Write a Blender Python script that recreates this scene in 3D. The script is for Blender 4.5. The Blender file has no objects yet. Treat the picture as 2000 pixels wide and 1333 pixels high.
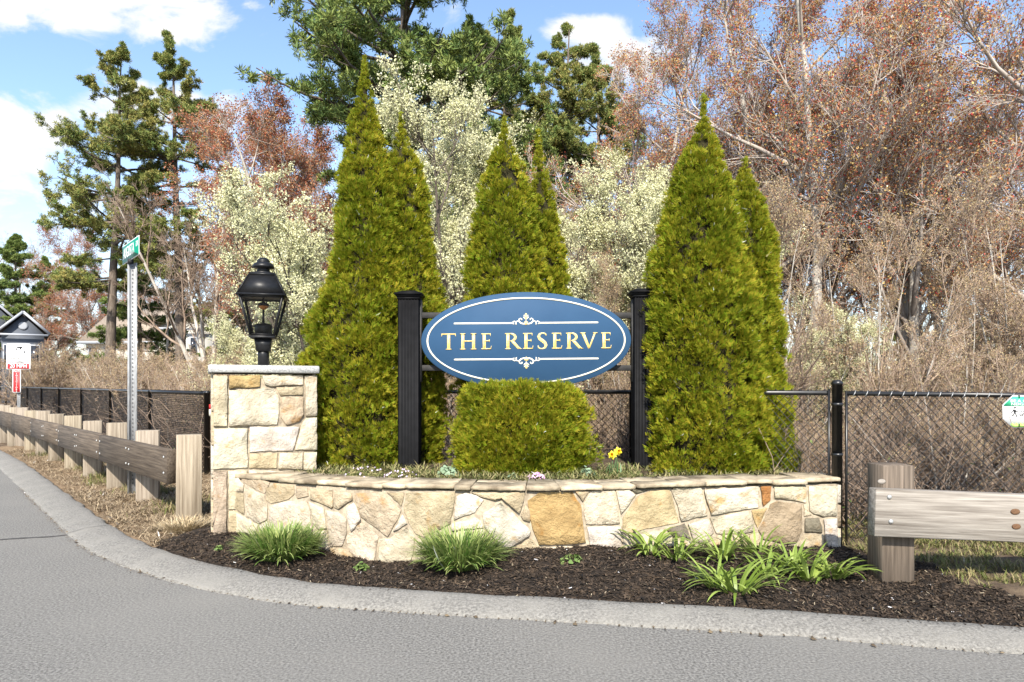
import bpy, bmesh, math, random
import numpy as np
from mathutils import Vector, Matrix
random.seed(7)
R = math.radians
SC = bpy.context.scene
COL = SC.collection

# ------------------------------------------------------------------ camera, sky, sun, exposure
F, EYE, HY = 1333.33, 1.4, 760.0          # focal length in photo pixels, eye height, horizon row
cam = bpy.data.cameras.new('camera'); camo = bpy.data.objects.new('camera', cam); COL.objects.link(camo)
camo.location = (0, 0, EYE); camo.rotation_euler = (R(90), 0, 0)
cam.sensor_width = 36; cam.lens = 24; cam.shift_y = (HY - 666.5) / 2000.0
cam.clip_start = 0.05; cam.clip_end = 2000
SC.camera = camo
SUN_EL, SUN_AZ = 41.0, -1.5               # sun almost straight behind the camera
sun = bpy.data.lights.new('sun', 'SUN'); sun.energy = 4.2; sun.angle = R(0.55); sun.color = (1.0, 0.935, 0.83)
suno = bpy.data.objects.new('sun', sun); COL.objects.link(suno)
sd = Vector((math.sin(R(SUN_AZ)) * math.cos(R(SUN_EL)), -math.cos(R(SUN_AZ)) * math.cos(R(SUN_EL)), math.sin(R(SUN_EL))))
suno.rotation_euler = sd.to_track_quat('Z', 'Y').to_euler()
SC.view_settings.view_transform = 'Standard'; SC.view_settings.look = 'None'
SC.view_settings.exposure = 1.05; SC.view_settings.gamma = 1.0; SC.view_settings.use_curve_mapping = False
SC.render.engine = 'CYCLES'
SC.cycles.max_bounces = 5; SC.cycles.diffuse_bounces = 2; SC.cycles.glossy_bounces = 2
SC.cycles.transmission_bounces = 4; SC.cycles.transparent_max_bounces = 8

world = bpy.data.worlds.new('World'); SC.world = world; world.use_nodes = True
nt = world.node_tree; nt.nodes.clear()
def N(tree, kind, **kw):
    n = tree.nodes.new(kind)
    for k, v in kw.items():
        if k == 'inp':
            for a, b in v.items(): n.inputs[a].default_value = b
        else: setattr(n, k, v)
    return n
def L(tree, a, ao, b, bi): tree.links.new(a.outputs[ao], b.inputs[bi])
def math_n(tree, op, a, b=None, clamp=False):
    n = tree.nodes.new('ShaderNodeMath'); n.operation = op; n.use_clamp = clamp
    for i, v in enumerate((a, b)):
        if v is None: continue
        if isinstance(v, (int, float)): n.inputs[i].default_value = v
        else: tree.links.new(v, n.inputs[i])
    return n.outputs[0]
sky = N(nt, 'ShaderNodeTexSky', sky_type='NISHITA', sun_disc=False)
sky.sun_elevation = R(SUN_EL); sky.sun_rotation = R(180 - SUN_AZ); sky.air_density = 1.0; sky.dust_density = 0.6; sky.ozone_density = 1.6
tc = N(nt, 'ShaderNodeTexCoord'); sep = N(nt, 'ShaderNodeSeparateXYZ'); L(nt, tc, 'Generated', sep, 0)
X, Y, Z = sep.outputs
ay = math_n(nt, 'MAXIMUM', math_n(nt, 'ABSOLUTE', Y), 0.05)
u = math_n(nt, 'DIVIDE', X, ay); v = math_n(nt, 'DIVIDE', Z, ay)
cmb = N(nt, 'ShaderNodeCombineXYZ'); nt.links.new(u, cmb.inputs[0]); nt.links.new(v, cmb.inputs[1]); nt.links.new(Y, cmb.inputs[2])
mp = N(nt, 'ShaderNodeMapping', inp={'Scale': (5.0, 9.0, 0.6), 'Location': (1.3, 0.4, 0.0)}); L(nt, cmb, 0, mp, 0)
nz = N(nt, 'ShaderNodeTexNoise', inp={'Scale': 1.6, 'Detail': 9.0, 'Roughness': 0.58, 'Distortion': 0.35}); L(nt, mp, 0, nz, 'Vector')
blobs = None
for (px, py, rx, ry, w) in ((150, -5, 330, 85, 1.0), (330, 55, 110, 42, .75), (20, 265, 150, 95, 1.0), (30, 380, 190, 90, .6), (255, 205, 150, 62, .85),
                            (430, 225, 90, 50, .5), (1130, 62, 150, 48, .95), (1230, 110, 150, 60, .9), (490, 8, 50, 20, .6), (640, 115, 36, 22, .5),
                            (-500, 150, 420, 130, 1.0), (2500, 120, 500, 110, 1.0), (1500, -420, 520, 130, 1.0), (-300, -500, 600, 150, 1.0), (700, -700, 420, 110, .9)):
    du = math_n(nt, 'DIVIDE', math_n(nt, 'SUBTRACT', u, (px - 1000) / F), rx / F)
    dv = math_n(nt, 'DIVIDE', math_n(nt, 'SUBTRACT', v, (HY - py) / F), ry / F)
    q = math_n(nt, 'ADD', math_n(nt, 'MULTIPLY', du, du), math_n(nt, 'MULTIPLY', dv, dv))
    g = math_n(nt, 'MULTIPLY', math_n(nt, 'POWER', 2.718, math_n(nt, 'MULTIPLY', q, -1.0)), w)
    blobs = g if blobs is None else math_n(nt, 'MAXIMUM', blobs, g)
msum = math_n(nt, 'ADD', blobs, math_n(nt, 'MULTIPLY', math_n(nt, 'SUBTRACT', nz.outputs['Fac'], 0.5), 2.2))
mr = N(nt, 'ShaderNodeMapRange', interpolation_type='SMOOTHSTEP', inp={1: 0.30, 2: 0.75, 3: 0.0, 4: 0.95}); nt.links.new(msum, mr.inputs[0])
haz = N(nt, 'ShaderNodeMapRange', inp={1: 0.0, 2: 0.42, 3: 0.55, 4: 0.0}); nt.links.new(v, haz.inputs[0])
cfac = math_n(nt, 'MAXIMUM', mr.outputs[0], haz.outputs[0])
shade = N(nt, 'ShaderNodeMapRange', inp={1: 0.35, 2: 0.7, 3: 0.86, 4: 1.0}); L(nt, nz, 'Fac', shade, 0)
cc = N(nt, 'ShaderNodeMixRGB', inp={1: (2.9, 3.0, 3.25, 1), 2: (3.6, 3.6, 3.6, 1)}); L(nt, shade, 0, cc, 0)
mixc = N(nt, 'ShaderNodeMixRGB'); nt.links.new(cfac, mixc.inputs[0]); L(nt, sky, 0, mixc, 1); L(nt, cc, 0, mixc, 2)
bg = N(nt, 'ShaderNodeBackground', inp={1: 0.15}); L(nt, mixc, 0, bg, 0)
wo = N(nt, 'ShaderNodeOutputWorld'); L(nt, bg, 0, wo, 0)

# ------------------------------------------------------------------ helpers
def W(px, py, D): return np.array(((px - 1000) * D / F, D, EYE - (py - HY) * D / F))
def XP(px, D): return (px - 1000) * D / F
def ZP(py, D): return EYE - (py - HY) * D / F
MATS = {}
def mat(name, c1, c2=None, scale=8.0, rough=0.8, bump=0.0, bscale=None, stretch=(1, 1, 1), detail=6.0, metal=0.0, lo=0.35, hi=0.65,
        objcol=False, orand=0.0, island=None, trans=0.0, spots=None, spec=0.3, bdist=0.01):
    """procedural material: noise between two colours, optional per-island ramp, bump, object colour tint"""
    if name in MATS: return MATS[name]
    m = bpy.data.materials.new(name); m.use_nodes = True; t = m.node_tree
    b = t.nodes['Principled BSDF']; b.inputs['Roughness'].default_value = rough; b.inputs['Metallic'].default_value = metal
    b.inputs['Specular IOR Level'].default_value = spec
    tcn = N(t, 'ShaderNodeTexCoord'); mpn = N(t, 'ShaderNodeMapping', inp={'Scale': stretch}); L(t, tcn, 'Object', mpn, 0)
    c2 = c2 or c1
    if island:
        geo = N(t, 'ShaderNodeNewGeometry'); rp = N(t, 'ShaderNodeValToRGB'); L(t, geo, 'Random Per Island', rp, 0)
        els = rp.color_ramp.elements
        for i, c in enumerate(island):
            p = i / max(1, len(island) - 1)
            e = els[0] if i == 0 else (els[1] if i == len(island) - 1 else els.new(p))
            e.position = p; e.color = (*c, 1)
        colo = rp.outputs[0]
        if c2 != c1:
            nzn = N(t, 'ShaderNodeTexNoise', inp={'Scale': scale, 'Detail': 2.0}); L(t, mpn, 0, nzn, 'Vector')
            mrn = N(t, 'ShaderNodeMapRange', inp={1: lo, 2: hi}); L(t, nzn, 'Fac', mrn, 0)
            mx = N(t, 'ShaderNodeMixRGB', inp={1: (*c1, 1), 2: (*c2, 1)}); L(t, mrn, 0, mx, 0)
            ml = N(t, 'ShaderNodeMixRGB', blend_type='MULTIPLY', inp={0: 1.0}); t.links.new(colo, ml.inputs[1]); L(t, mx, 0, ml, 2); colo = ml.outputs[0]
    else:
        nzn = N(t, 'ShaderNodeTexNoise', inp={'Scale': scale, 'Detail': detail, 'Roughness': 0.6}); L(t, mpn, 0, nzn, 'Vector')
        if objcol:
            oi = N(t, 'ShaderNodeObjectInfo'); ad = N(t, 'ShaderNodeVectorMath', operation='ADD'); L(t, mpn, 0, ad, 0)
            sc = N(t, 'ShaderNodeMath', operation='MULTIPLY', inp={1: 37.0}); L(t, oi, 'Random', sc, 0); L(t, sc, 0, ad, 1)
            t.links.new(ad.outputs[0], nzn.inputs['Vector'])
        mrn = N(t, 'ShaderNodeMapRange', inp={1: lo, 2: hi}); L(t, nzn, 'Fac', mrn, 0)
        mx = N(t, 'ShaderNodeMixRGB', inp={1: (*c1, 1), 2: (*c2, 1)}); L(t, mrn, 0, mx, 0); colo = mx.outputs[0]
        if spots:
            sc_, lo_, hi_, col_ = spots
            ns = N(t, 'ShaderNodeTexNoise', inp={'Scale': sc_, 'Detail': 3.0}); L(t, mpn, 0, ns, 'Vector')
            ms = N(t, 'ShaderNodeMapRange', inp={1: lo_, 2: hi_}); L(t, ns, 'Fac', ms, 0)
            mm = N(t, 'ShaderNodeMixRGB', inp={2: (*col_, 1)}); L(t, ms, 0, mm, 0); t.links.new(colo, mm.inputs[1]); colo = mm.outputs[0]
        if objcol:
            ml = N(t, 'ShaderNodeMixRGB', blend_type='MULTIPLY', inp={0: 1.0}); t.links.new(colo, ml.inputs[1]); L(t, oi, 'Color', ml, 2); colo = ml.outputs[0]
    if orand:
        oi2 = N(t, 'ShaderNodeObjectInfo'); mr2 = N(t, 'ShaderNodeMapRange', inp={3: 1 - orand, 4: 1 + orand}); L(t, oi2, 'Random', mr2, 0)
        sc2 = N(t, 'ShaderNodeVectorMath', operation='SCALE'); t.links.new(colo, sc2.inputs[0]); L(t, mr2, 0, sc2, 'Scale'); colo = sc2.outputs[0]
    t.links.new(colo, b.inputs['Base Color'])
    if bump:
        nb = N(t, 'ShaderNodeTexNoise', inp={'Scale': bscale or scale * 3, 'Detail': 8.0, 'Roughness': 0.65}); L(t, mpn, 0, nb, 'Vector')
        bp = N(t, 'ShaderNodeBump', inp={'Strength': bump, 'Distance': bdist}); L(t, nb, 'Fac', bp, 'Height'); L(t, bp, 0, b, 'Normal')
    if trans:
        out = [n for n in t.nodes if n.type == 'OUTPUT_MATERIAL'][0]
        tr = N(t, 'ShaderNodeBsdfTranslucent'); t.links.new(colo, tr.inputs[0])
        ms_ = N(t, 'ShaderNodeMixShader', inp={0: trans}); L(t, b, 0, ms_, 1); L(t, tr, 0, ms_, 2); L(t, ms_, 0, out, 0)
    MATS[name] = m
    return m

def fast_mesh(name, V, Fs, smooth=False):
    """V (n,3); Fs list of int arrays (m,k)"""
    me = bpy.data.meshes.new(name)
    V = np.asarray(V, dtype=np.float32)
    Fs = [np.asarray(f, dtype=np.int32) for f in (Fs if isinstance(Fs, list) else [Fs]) if len(f)]
    me.vertices.add(len(V)); me.vertices.foreach_set('co', V.ravel())
    loops = np.concatenate([f.ravel() for f in Fs]); tot = np.concatenate([np.full(len(f), f.shape[1], np.int32) for f in Fs])
    st = np.concatenate([[0], np.cumsum(tot)[:-1]]).astype(np.int32)
    me.loops.add(len(loops)); me.loops.foreach_set('vertex_index', loops)
    me.polygons.add(len(tot)); me.polygons.foreach_set('loop_start', st); me.polygons.foreach_set('loop_total', tot)
    if smooth: me.polygons.foreach_set('use_smooth', np.ones(len(tot), bool))
    me.update(calc_edges=True); me.validate()
    return me
def link(name, me, m, parent=None, loc=(0, 0, 0), rz=0.0):
    o = bpy.data.objects.new(name, me); COL.objects.link(o)
    if m and me and not me.materials: me.materials.append(m)
    o.location = loc; o.rotation_euler = (0, 0, rz)
    if parent: o.parent = parent
    return o
def tag(o, label=None, cat=None, group=None, kind=None):
    if label: o['label'] = label
    if cat: o['category'] = cat
    if group: o['group'] = group
    if kind: o['kind'] = kind
    return o
def thing(name, label, cat, loc, group=None, rz=0.0):
    o = bpy.data.objects.new(name, None); COL.objects.link(o); o.empty_display_size = 0.1
    o.location = loc; o.rotation_euler = (0, 0, rz)
    return tag(o, label, cat, group)
def root_loc(p):
    while p.parent: p = p.parent
    return np.array(p.location)
class MB:
    """collects pieces of ONE part in world coordinates"""
    def __init__(s): s.V = []; s.F = {}; s.n = 0
    def add(s, V, F):
        V = np.asarray(V, float)
        for f in F: s.F.setdefault(len(f), []).append([i + s.n for i in f])
        s.V.append(V); s.n += len(V); return s
    def arr(s, V, Fs):
        for f in (Fs if isinstance(Fs, list) else [Fs]):
            f = np.asarray(f)
            if len(f): s.F.setdefault(f.shape[1], []).extend((f + s.n).tolist())
        s.V.append(np.asarray(V, float)); s.n += len(V); return s
    def box(s, c, h, rz=0.0, bev=0.0, M=None):
        x, y, z = h; b = bev
        if b <= 0:
            V = np.array([(sx * x, sy * y, sz * z) for sz in (-1, 1) for sx, sy in ((-1, -1), (1, -1), (1, 1), (-1, 1))])
            Fc = [(3, 2, 1, 0), (4, 5, 6, 7)] + [(i, (i + 1) % 4, 4 + (i + 1) % 4, 4 + i) for i in range(4)]
        else:
            def ring(z_, i): return [(-x + i, -y + i + 0, z_), (x - i, -y + i, z_), (x - i, y - i, z_), (-x + i, y - i, z_)]
            def oct_(z_, i):
                k = b
                X_, Y_ = x - i, y - i
                return [(-X_ + k, -Y_, z_), (X_ - k, -Y_, z_), (X_, -Y_ + k, z_), (X_, Y_ - k, z_), (X_ - k, Y_, z_), (-X_ + k, Y_, z_), (-X_, Y_ - k, z_), (-X_, -Y_ + k, z_)]
            V = np.array(oct_(-z, b) + oct_(-z + b, 0) + oct_(z - b, 0) + oct_(z, b))
            Fc = [tuple(range(7, -1, -1)), tuple(range(24, 32))] + [(8 * k + i, 8 * k + (i + 1) % 8, 8 * k + 8 + (i + 1) % 8, 8 * k + 8 + i) for k in range(3) for i in range(8)]
        cs, sn = math.cos(rz), math.sin(rz)
        V = V @ np.array([[cs, sn, 0], [-sn, cs, 0], [0, 0, 1]])
        if M is not None: V = V @ np.array(M).T
        return s.add(V + np.asarray(c, float), Fc)
    def lathe(s, c, prof, n=16, rz=0.0):
        V = []; Fc = []
        for r, z in prof:
            for i in range(n):
                a = 2 * math.pi * i / n + rz; V.append((c[0] + r * math.cos(a), c[1] + r * math.sin(a), c[2] + z))
        for k in range(len(prof) - 1):
            for i in range(n): Fc.append((k * n + i, k * n + (i + 1) % n, (k + 1) * n + (i + 1) % n, (k + 1) * n + i))
        Fc.append(tuple(range(n - 1, -1, -1))); Fc.append(tuple(range((len(prof) - 1) * n, len(prof) * n)))
        return s.add(V, Fc)
    def frust(s, c, z0, h0, z1, h1, rz=0.0):
        return s.lathe(c, [(h0 * math.sqrt(2), z0), (h1 * math.sqrt(2), z1)], 4, rz + math.pi / 4)
    def tube(s, pts, r, sides=6):
        P = np.array([pts], float); K = P.shape[1]
        rr = np.full((1, K), r) if np.isscalar(r) else np.array([r], float)
        V, Fq = tubes(P, rr, sides, True)
        return s.arr(V, Fq)
    def build(s, name, m, parent=None, smooth=False, abs_=False):
        V = np.concatenate(s.V)
        if parent is not None and not abs_: V = V - root_loc(parent)
        return link(name, fast_mesh(name, V, [np.array(f) for f in s.F.values()], smooth), m, parent)
def tubes(P, Rr, sides=4, caps=False):
    """P (N,K,3) polylines, Rr (N,K) radii -> verts, [quads(+cap polys)]"""
    Nn, K, _ = P.shape
    T = np.empty_like(P); T[:, 1:-1] = P[:, 2:] - P[:, :-2]; T[:, 0] = P[:, 1] - P[:, 0]; T[:, -1] = P[:, -1] - P[:, -2]
    T /= np.linalg.norm(T, axis=2, keepdims=True) + 1e-9
    avg = P[:, -1] - P[:, 0]; avg /= np.linalg.norm(avg, axis=1, keepdims=True) + 1e-9
    ref = np.where(np.abs(avg[:, 2:3]) > 0.8, np.array([[1.0, 0, 0]]), np.array([[0, 0, 1.0]]))
    A = np.cross(T, ref[:, None, :]); A /= np.linalg.norm(A, axis=2, keepdims=True) + 1e-9
    B = np.cross(T, A)
    ang = 2 * np.pi * np.arange(sides) / sides
    V = P[:, :, None, :] + Rr[:, :, None, None] * (np.cos(ang)[None, None, :, None] * A[:, :, None, :] + np.sin(ang)[None, None, :, None] * B[:, :, None, :])
    base = (np.arange(Nn) * K * sides)[:, None, None] + (np.arange(K - 1) * sides)[None, :, None]
    i = np.arange(sides)[None, None, :]; j = (i + 1) % sides
    Q = np.stack([base + i, base + j, base + sides + j, base + sides + i], -1).reshape(-1, 4)
    Fs = [Q]
    if caps:
        st = np.arange(Nn) * K * sides
        Fs.append(st[:, None] + np.arange(sides)[None, ::-1]); Fs.append(st[:, None] + (K - 1) * sides + np.arange(sides)[None, :])
        if sides == 4: Fs = [np.concatenate(Fs)]
        else: Fs = [Q, np.concatenate(Fs[1:])]
    return V.reshape(-1, 3), Fs
def unit(a): return a / (np.linalg.norm(a, axis=-1, keepdims=True) + 1e-9)
def spawn(rng, P, Rr, n, t0, t1, ang, asd, ratio, segs, wob, up, rr=0.012, tip=0.003, shrink=0.5, flat=0.0, absl=None):
    """children polylines on the parents P (N,K,3)"""
    Nn, K, _ = P.shape
    idx = np.repeat(np.arange(Nn), n); M = len(idx)
    t = rng.uniform(t0, t1, M) * (K - 1); k = np.minimum(t.astype(int), K - 2); fr = (t - k)[:, None]
    pos = P[idx, k] * (1 - fr) + P[idx, k + 1] * fr
    T = unit(P[idx, k + 1] - P[idx, k])
    rad = Rr[idx, k] * (1 - fr[:, 0]) + Rr[idx, k + 1] * fr[:, 0]
    rv = rng.normal(size=(M, 3)); rv[:, 2] *= (1 - flat); pe = unit(rv - (rv * T).sum(1, keepdims=True) * T)
    a = np.radians(rng.normal(ang, asd, M))[:, None]
    d = unit(np.cos(a) * T + np.sin(a) * pe)
    plen = np.linalg.norm(P[:, 1:] - P[:, :-1], axis=2).sum(1)[idx]
    Ln = (absl if absl is not None else ratio * plen) * (1 - shrink * t / (K - 1)) * rng.uniform(0.65, 1.3, M)
    pts = [pos]
    for s_ in range(segs):
        d = unit(d + wob * rng.normal(size=(M, 3)) + np.array([0, 0, up]))
        pts.append(pts[-1] + d * (Ln / segs)[:, None])
    C = np.stack(pts, 1)
    r0 = np.minimum(rad * 0.8, rr * Ln + tip)
    Rc = r0[:, None] * (1 - np.linspace(0, 1, segs + 1))[None, :] + tip * np.linspace(0, 1, segs + 1)[None, :]
    return C, Rc
def leaves(rng, C, size, aspect=0.6):
    """small leaf quads (two triangles) centred at C"""
    M = len(C); d = unit(rng.normal(size=(M, 3))); e = unit(np.cross(d, rng.normal(size=(M, 3))))
    s = (size * rng.uniform(0.6, 1.4, M))[:, None]
    V = np.stack([C - d * s, C + e * s * aspect, C + d * s, C - e * s * aspect], 1).reshape(-1, 3)
    return V, np.arange(4 * M).reshape(-1, 4)
def along(rng, P, n, t0=0.2, t1=1.0, jit=0.02):
    Nn, K, _ = P.shape; idx = np.repeat(np.arange(Nn), n)
    t = rng.uniform(t0, t1, len(idx)) * (K - 1); k = np.minimum(t.astype(int), K - 2); fr = (t - k)[:, None]
    return P[idx, k] * (1 - fr) + P[idx, k + 1] * fr + rng.normal(size=(len(idx), 3)) * jit
def blades(rng, B, az, Ln, wd, a0, a1, segs=5, fold=0.0):
    """arching leaf ribbons: base points B (M,3), azimuth, length, width, start and end elevation"""
    M = len(B); tt = np.linspace(0, 1, segs + 1); p = B.copy(); Ps = [p]
    for s_ in range(segs):
        a = a0 + (a1 - a0) * ((s_ + 0.5) / segs) ** 1.3
        p = p + (Ln / segs)[:, None] * np.stack([np.cos(a) * np.cos(az), np.cos(a) * np.sin(az), np.sin(a)], 1); Ps.append(p)
    P = np.stack(Ps, 1); side = np.stack([-np.sin(az), np.cos(az), np.zeros(M)], 1)
    wp = np.interp(tt, [0, 0.35, 0.75, 1], [0.65, 1, 0.75, 0.04])
    off = side[:, None, :] * (wd[:, None] * wp[None, :])[:, :, None] * 0.5
    V = np.stack([P - off, P + off], 2).reshape(-1, 3)
    b = (np.arange(M) * 2 * (segs + 1))[:, None] + (np.arange(segs) * 2)[None, :]
    return V, np.stack([b, b + 1, b + 3, b + 2], -1).reshape(-1, 4)
def copy_tree(o, parent=None):
    c = o.copy(); COL.objects.link(c); c.parent = parent
    for ch in list(o.children): copy_tree(ch, c)
    return c
def smooth_line(P, step):
    P = np.asarray(P, float); s = np.concatenate([[0], np.cumsum(np.linalg.norm(np.diff(P, axis=0), axis=1))])
    out = []
    for i in range(len(P) - 1):                     # Catmull-Rom
        p0, p1, p2, p3 = P[max(i - 1, 0)], P[i], P[i + 1], P[min(i + 2, len(P) - 1)]
        n = max(1, int(round((s[i + 1] - s[i]) / step)))
        for t in np.arange(n) / n:
            out.append(0.5 * (2 * p1 + (p2 - p0) * t + (2 * p0 - 5 * p1 + 4 * p2 - p3) * t * t + (3 * p1 - p0 - 3 * p2 + p3) * t ** 3))
    out.append(P[-1]); return np.array(out)
def vnoise(x, y, s, seed=0):
    """cheap smooth value noise"""
    x = np.asarray(x) / s + seed * 17.3; y = np.asarray(y) / s + seed * 9.1
    xi, yi = np.floor(x).astype(int), np.floor(y).astype(int); fx, fy = x - xi, y - yi
    h = lambda a, b: np.modf(np.abs(np.sin(a * 127.1 + b * 311.7 + seed) * 43758.5453))[0]
    fx, fy = fx * fx * (3 - 2 * fx), fy * fy * (3 - 2 * fy)
    return (h(xi, yi) * (1 - fx) + h(xi + 1, yi) * fx) * (1 - fy) + (h(xi, yi + 1) * (1 - fx) + h(xi + 1, yi + 1) * fx) * fy
# ------------------------------------------------------------------ ground, road, kerb
M_asph = mat('asphalt', (0.09, 0.085, 0.077), (0.29, 0.277, 0.25), scale=68, rough=0.92, bump=0.8, bscale=150, detail=6, lo=0.36, hi=0.66,
             spots=(0.8, 0.42, 0.95, (0.23, 0.218, 0.193)), bdist=0.008)
M_kerb = mat('kerb_asphalt', (0.135, 0.128, 0.114), (0.315, 0.298, 0.266), scale=60, rough=0.95, bump=0.9, bscale=110, detail=6, lo=0.34, hi=0.68,
             spots=(3.0, 0.45, 0.8, (0.27, 0.255, 0.224)), bdist=0.012)
M_mulch = mat('mulch', (0.016, 0.012, 0.009), (0.05, 0.034, 0.022), scale=16, rough=0.95, bump=1.0, bscale=55, bdist=0.03, spots=(5, 0.58, 0.75, (0.10, 0.066, 0.04)))
M_thatch = mat('dry_thatch', (0.17, 0.115, 0.065), (0.30, 0.21, 0.125), scale=9, rough=0.95, bump=1.0, bscale=60, bdist=0.02)
M_soil = mat('lawn_soil', (0.09, 0.062, 0.04), (0.17, 0.125, 0.08), scale=6, rough=0.95, bump=1.0, bscale=50, bdist=0.02)
M_litter = mat('leaf_litter', (0.075, 0.05, 0.03), (0.17, 0.12, 0.075), scale=5, rough=0.95, bump=1.0, bscale=22, bdist=0.04)

outer_px = [(0, 917), (66, 980), (132, 1044), (175, 1077), (250, 1110), (375, 1147), (550, 1178), (750, 1195), (1000, 1210), (1500, 1240), (1800, 1265), (2000, 1280)]
ko = [np.array((XP(px, EYE * F / (py - HY)), EYE * F / (py - HY))) for px, py in outer_px]
ko = [ko[0] + np.array((-0.673, 0.74)) * d for d in (60, 30, 12, 5)] + ko + [ko[-1] + np.array((0.97, -0.24)) * d for d in (1.5, 6, 20)]
KO = smooth_line(ko, 0.06)
tg = unit(np.gradient(KO, axis=0)); nrm = np.stack([-tg[:, 1], tg[:, 0]], 1)        # to the left of travel = away from the road
ww = np.interp(KO[:, 0], [-9, -3, 0, 3], [0.38, 0.34, 0.27, 0.27])
KI = KO + nrm * ww[:, None]
# the road sheet: a fan of quads from the kerb towards the viewer
far_ = KO.copy(); far_[:, 0] = KO[:, 0] * 1.0 - 4.0; far_[:, 1] = -25
far_ = np.stack([np.linspace(-75, 40, len(KO)), np.full(len(KO), -40.0)], 1)
inn = KO + nrm * 0.05
nK = len(KO)
V = np.concatenate([np.c_[inn, np.zeros(nK)], np.c_[far_, np.zeros(nK)]])
i = np.arange(nK - 1)
tag(link('road', fast_mesh('road', V, np.stack([i + nK, i + nK + 1, i + 1, i], 1)), M_asph), kind='structure')
rng = np.random.default_rng(3)
prof = [(-0.02, -0.02), (0.0, 0.004), (0.12, 0.022), (0.4, 0.048), (0.7, 0.064), (0.93, 0.066), (1.02, 0.05), (1.06, -0.02)]
jw = (vnoise(KO[:, 0], KO[:, 1], 0.15, 1) - 0.5) * 0.03
rows = []
for a, z in prof:
    j = jw if a < 0.1 else (vnoise(KO[:, 0], KO[:, 1], 0.2, 2) - 0.5) * 0.035 * (a > 0.9)
    zz = z + (vnoise(KO[:, 0], KO[:, 1] + a * 3, 0.12, 3) - 0.5) * 0.008 * (0.05 < a)
    rows.append(np.c_[KO + nrm * (ww * a + j)[:, None], np.full(nK, 0.0) + zz])
V = np.concatenate(rows); Fq = []
for r_ in range(len(prof) - 1): Fq.append(np.stack([r_ * nK + i, r_ * nK + i + 1, (r_ + 1) * nK + i + 1, (r_ + 1) * nK + i], 1))
tag(link('kerb', fast_mesh('kerb', V, np.concatenate(Fq), True), M_kerb), kind='structure')
# wall line in plan
wall_px = np.array([440, 455, 530, 600, 700, 800, 1000, 1100, 1250, 1400, 1520, 1637])
wall_D = np.array([6.08, 6.03, 5.81, 5.67, 5.50, 5.38, 5.30, 5.30, 5.38, 5.53, 5.64, 5.75])
wp_ = smooth_line(np.c_[wall_px, wall_D * 100], 5); WPX, WDD = wp_[:, 0], wp_[:, 1] / 100
def wallD(px): return np.interp(px, WPX, WDD)
WL = np.c_[XP(WPX, WDD), WDD]
zwx = np.array([-9, -2.75, -2.3, -1.5, -1.0, -0.6, -0.16, 0.0, 0.6, 1.45, 2.75, 4]); zwz = np.array([.10, .15, .145, .06, .03, .06, .14, .16, .163, .134, .063, .06])
def dist_to(P, line, step=3):
    l = line[::step]; out = np.empty(len(P))
    for s_ in range(0, len(P), 4000): out[s_:s_ + 4000] = np.sqrt(((P[s_:s_ + 4000, None] - l[None]) ** 2).sum(2).min(1))
    return out
KIn = KI[(KI[:, 0] > -22) & (KI[:, 0] < 12)]
def ground_z(P):
    P = np.asarray(P, float).reshape(-1, 2)
    dk = dist_to(P, KIn); dw = dist_to(P, WL)
    t = np.clip(dk / (dk + dw + 1e-6), 0, 1); t = np.where(P[:, 0] < -3, np.clip(dk / 3, 0, 1), t); t = t * t * (3 - 2 * t)
    z = 0.045 + (np.interp(P[:, 0], zwx, zwz) - 0.045) * t
    return z
gx = np.arange(-13, 7.2, 0.045); gy = np.arange(2.2, 16.0, 0.045)
GX, GY = np.meshgrid(gx, gy); P = np.c_[GX.ravel(), GY.ravel()]
# signed side of the kerb: nearest kerb point normal
near = np.empty(len(P), int); kl = KI[::2]
for s_ in range(0, len(P), 4000): near[s_:s_ + 4000] = ((P[s_:s_ + 4000, None] - kl[None]) ** 2).sum(2).argmin(1)
side = ((P - kl[near]) * nrm[::2][near]).sum(1)
gz = ground_z(P)
wl_x = WL[:, 0]; behind = P[:, 1] - np.interp(P[:, 0], wl_x, WL[:, 1])
gz = gz + (vnoise(P[:, 0], P[:, 1], 0.25, 5) - 0.5) * 0.035 + (vnoise(P[:, 0], P[:, 1], 0.07, 6) - 0.5) * 0.02
gz[side < 0.06] = np.minimum(gz[side < 0.06], 0.045)
n1 = (vnoise(P[:, 0], P[:, 1], 0.3, 8) - 0.5) * 0.25
edge_r = 3.05 + (5.2 - P[:, 1]) * 0.28
is_m = (P[:, 0] + n1 > -2.95 - (P[:, 1] - 5.2) * 0.15) & (P[:, 0] + n1 < edge_r) & (P[:, 1] < 7.0)
is_v = ~is_m & (P[:, 0] < 0)
ny, nx = GX.shape
c = (np.arange(ny - 1)[:, None] * nx + np.arange(nx - 1)[None, :]).ravel()
Q = np.stack([c, c + 1, c + nx + 1, c + nx], 1)
inside = (side[Q] > -0.03).all(1)
Q = Q[inside]; cls = np.where(is_m[Q].sum(1) >= 2, 0, np.where(is_v[Q].sum(1) >= 2, 1, 2))
V = np.c_[P, gz]
for k, (nm, mm) in enumerate((('mulch_bed', M_mulch), ('verge', M_thatch), ('lawn', M_soil))):
    q = Q[cls == k]; us, inv = np.unique(q, return_inverse=True)
    tag(link(nm, fast_mesh(nm, V[us], inv.reshape(-1, 4), True), mm), kind='structure')
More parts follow.
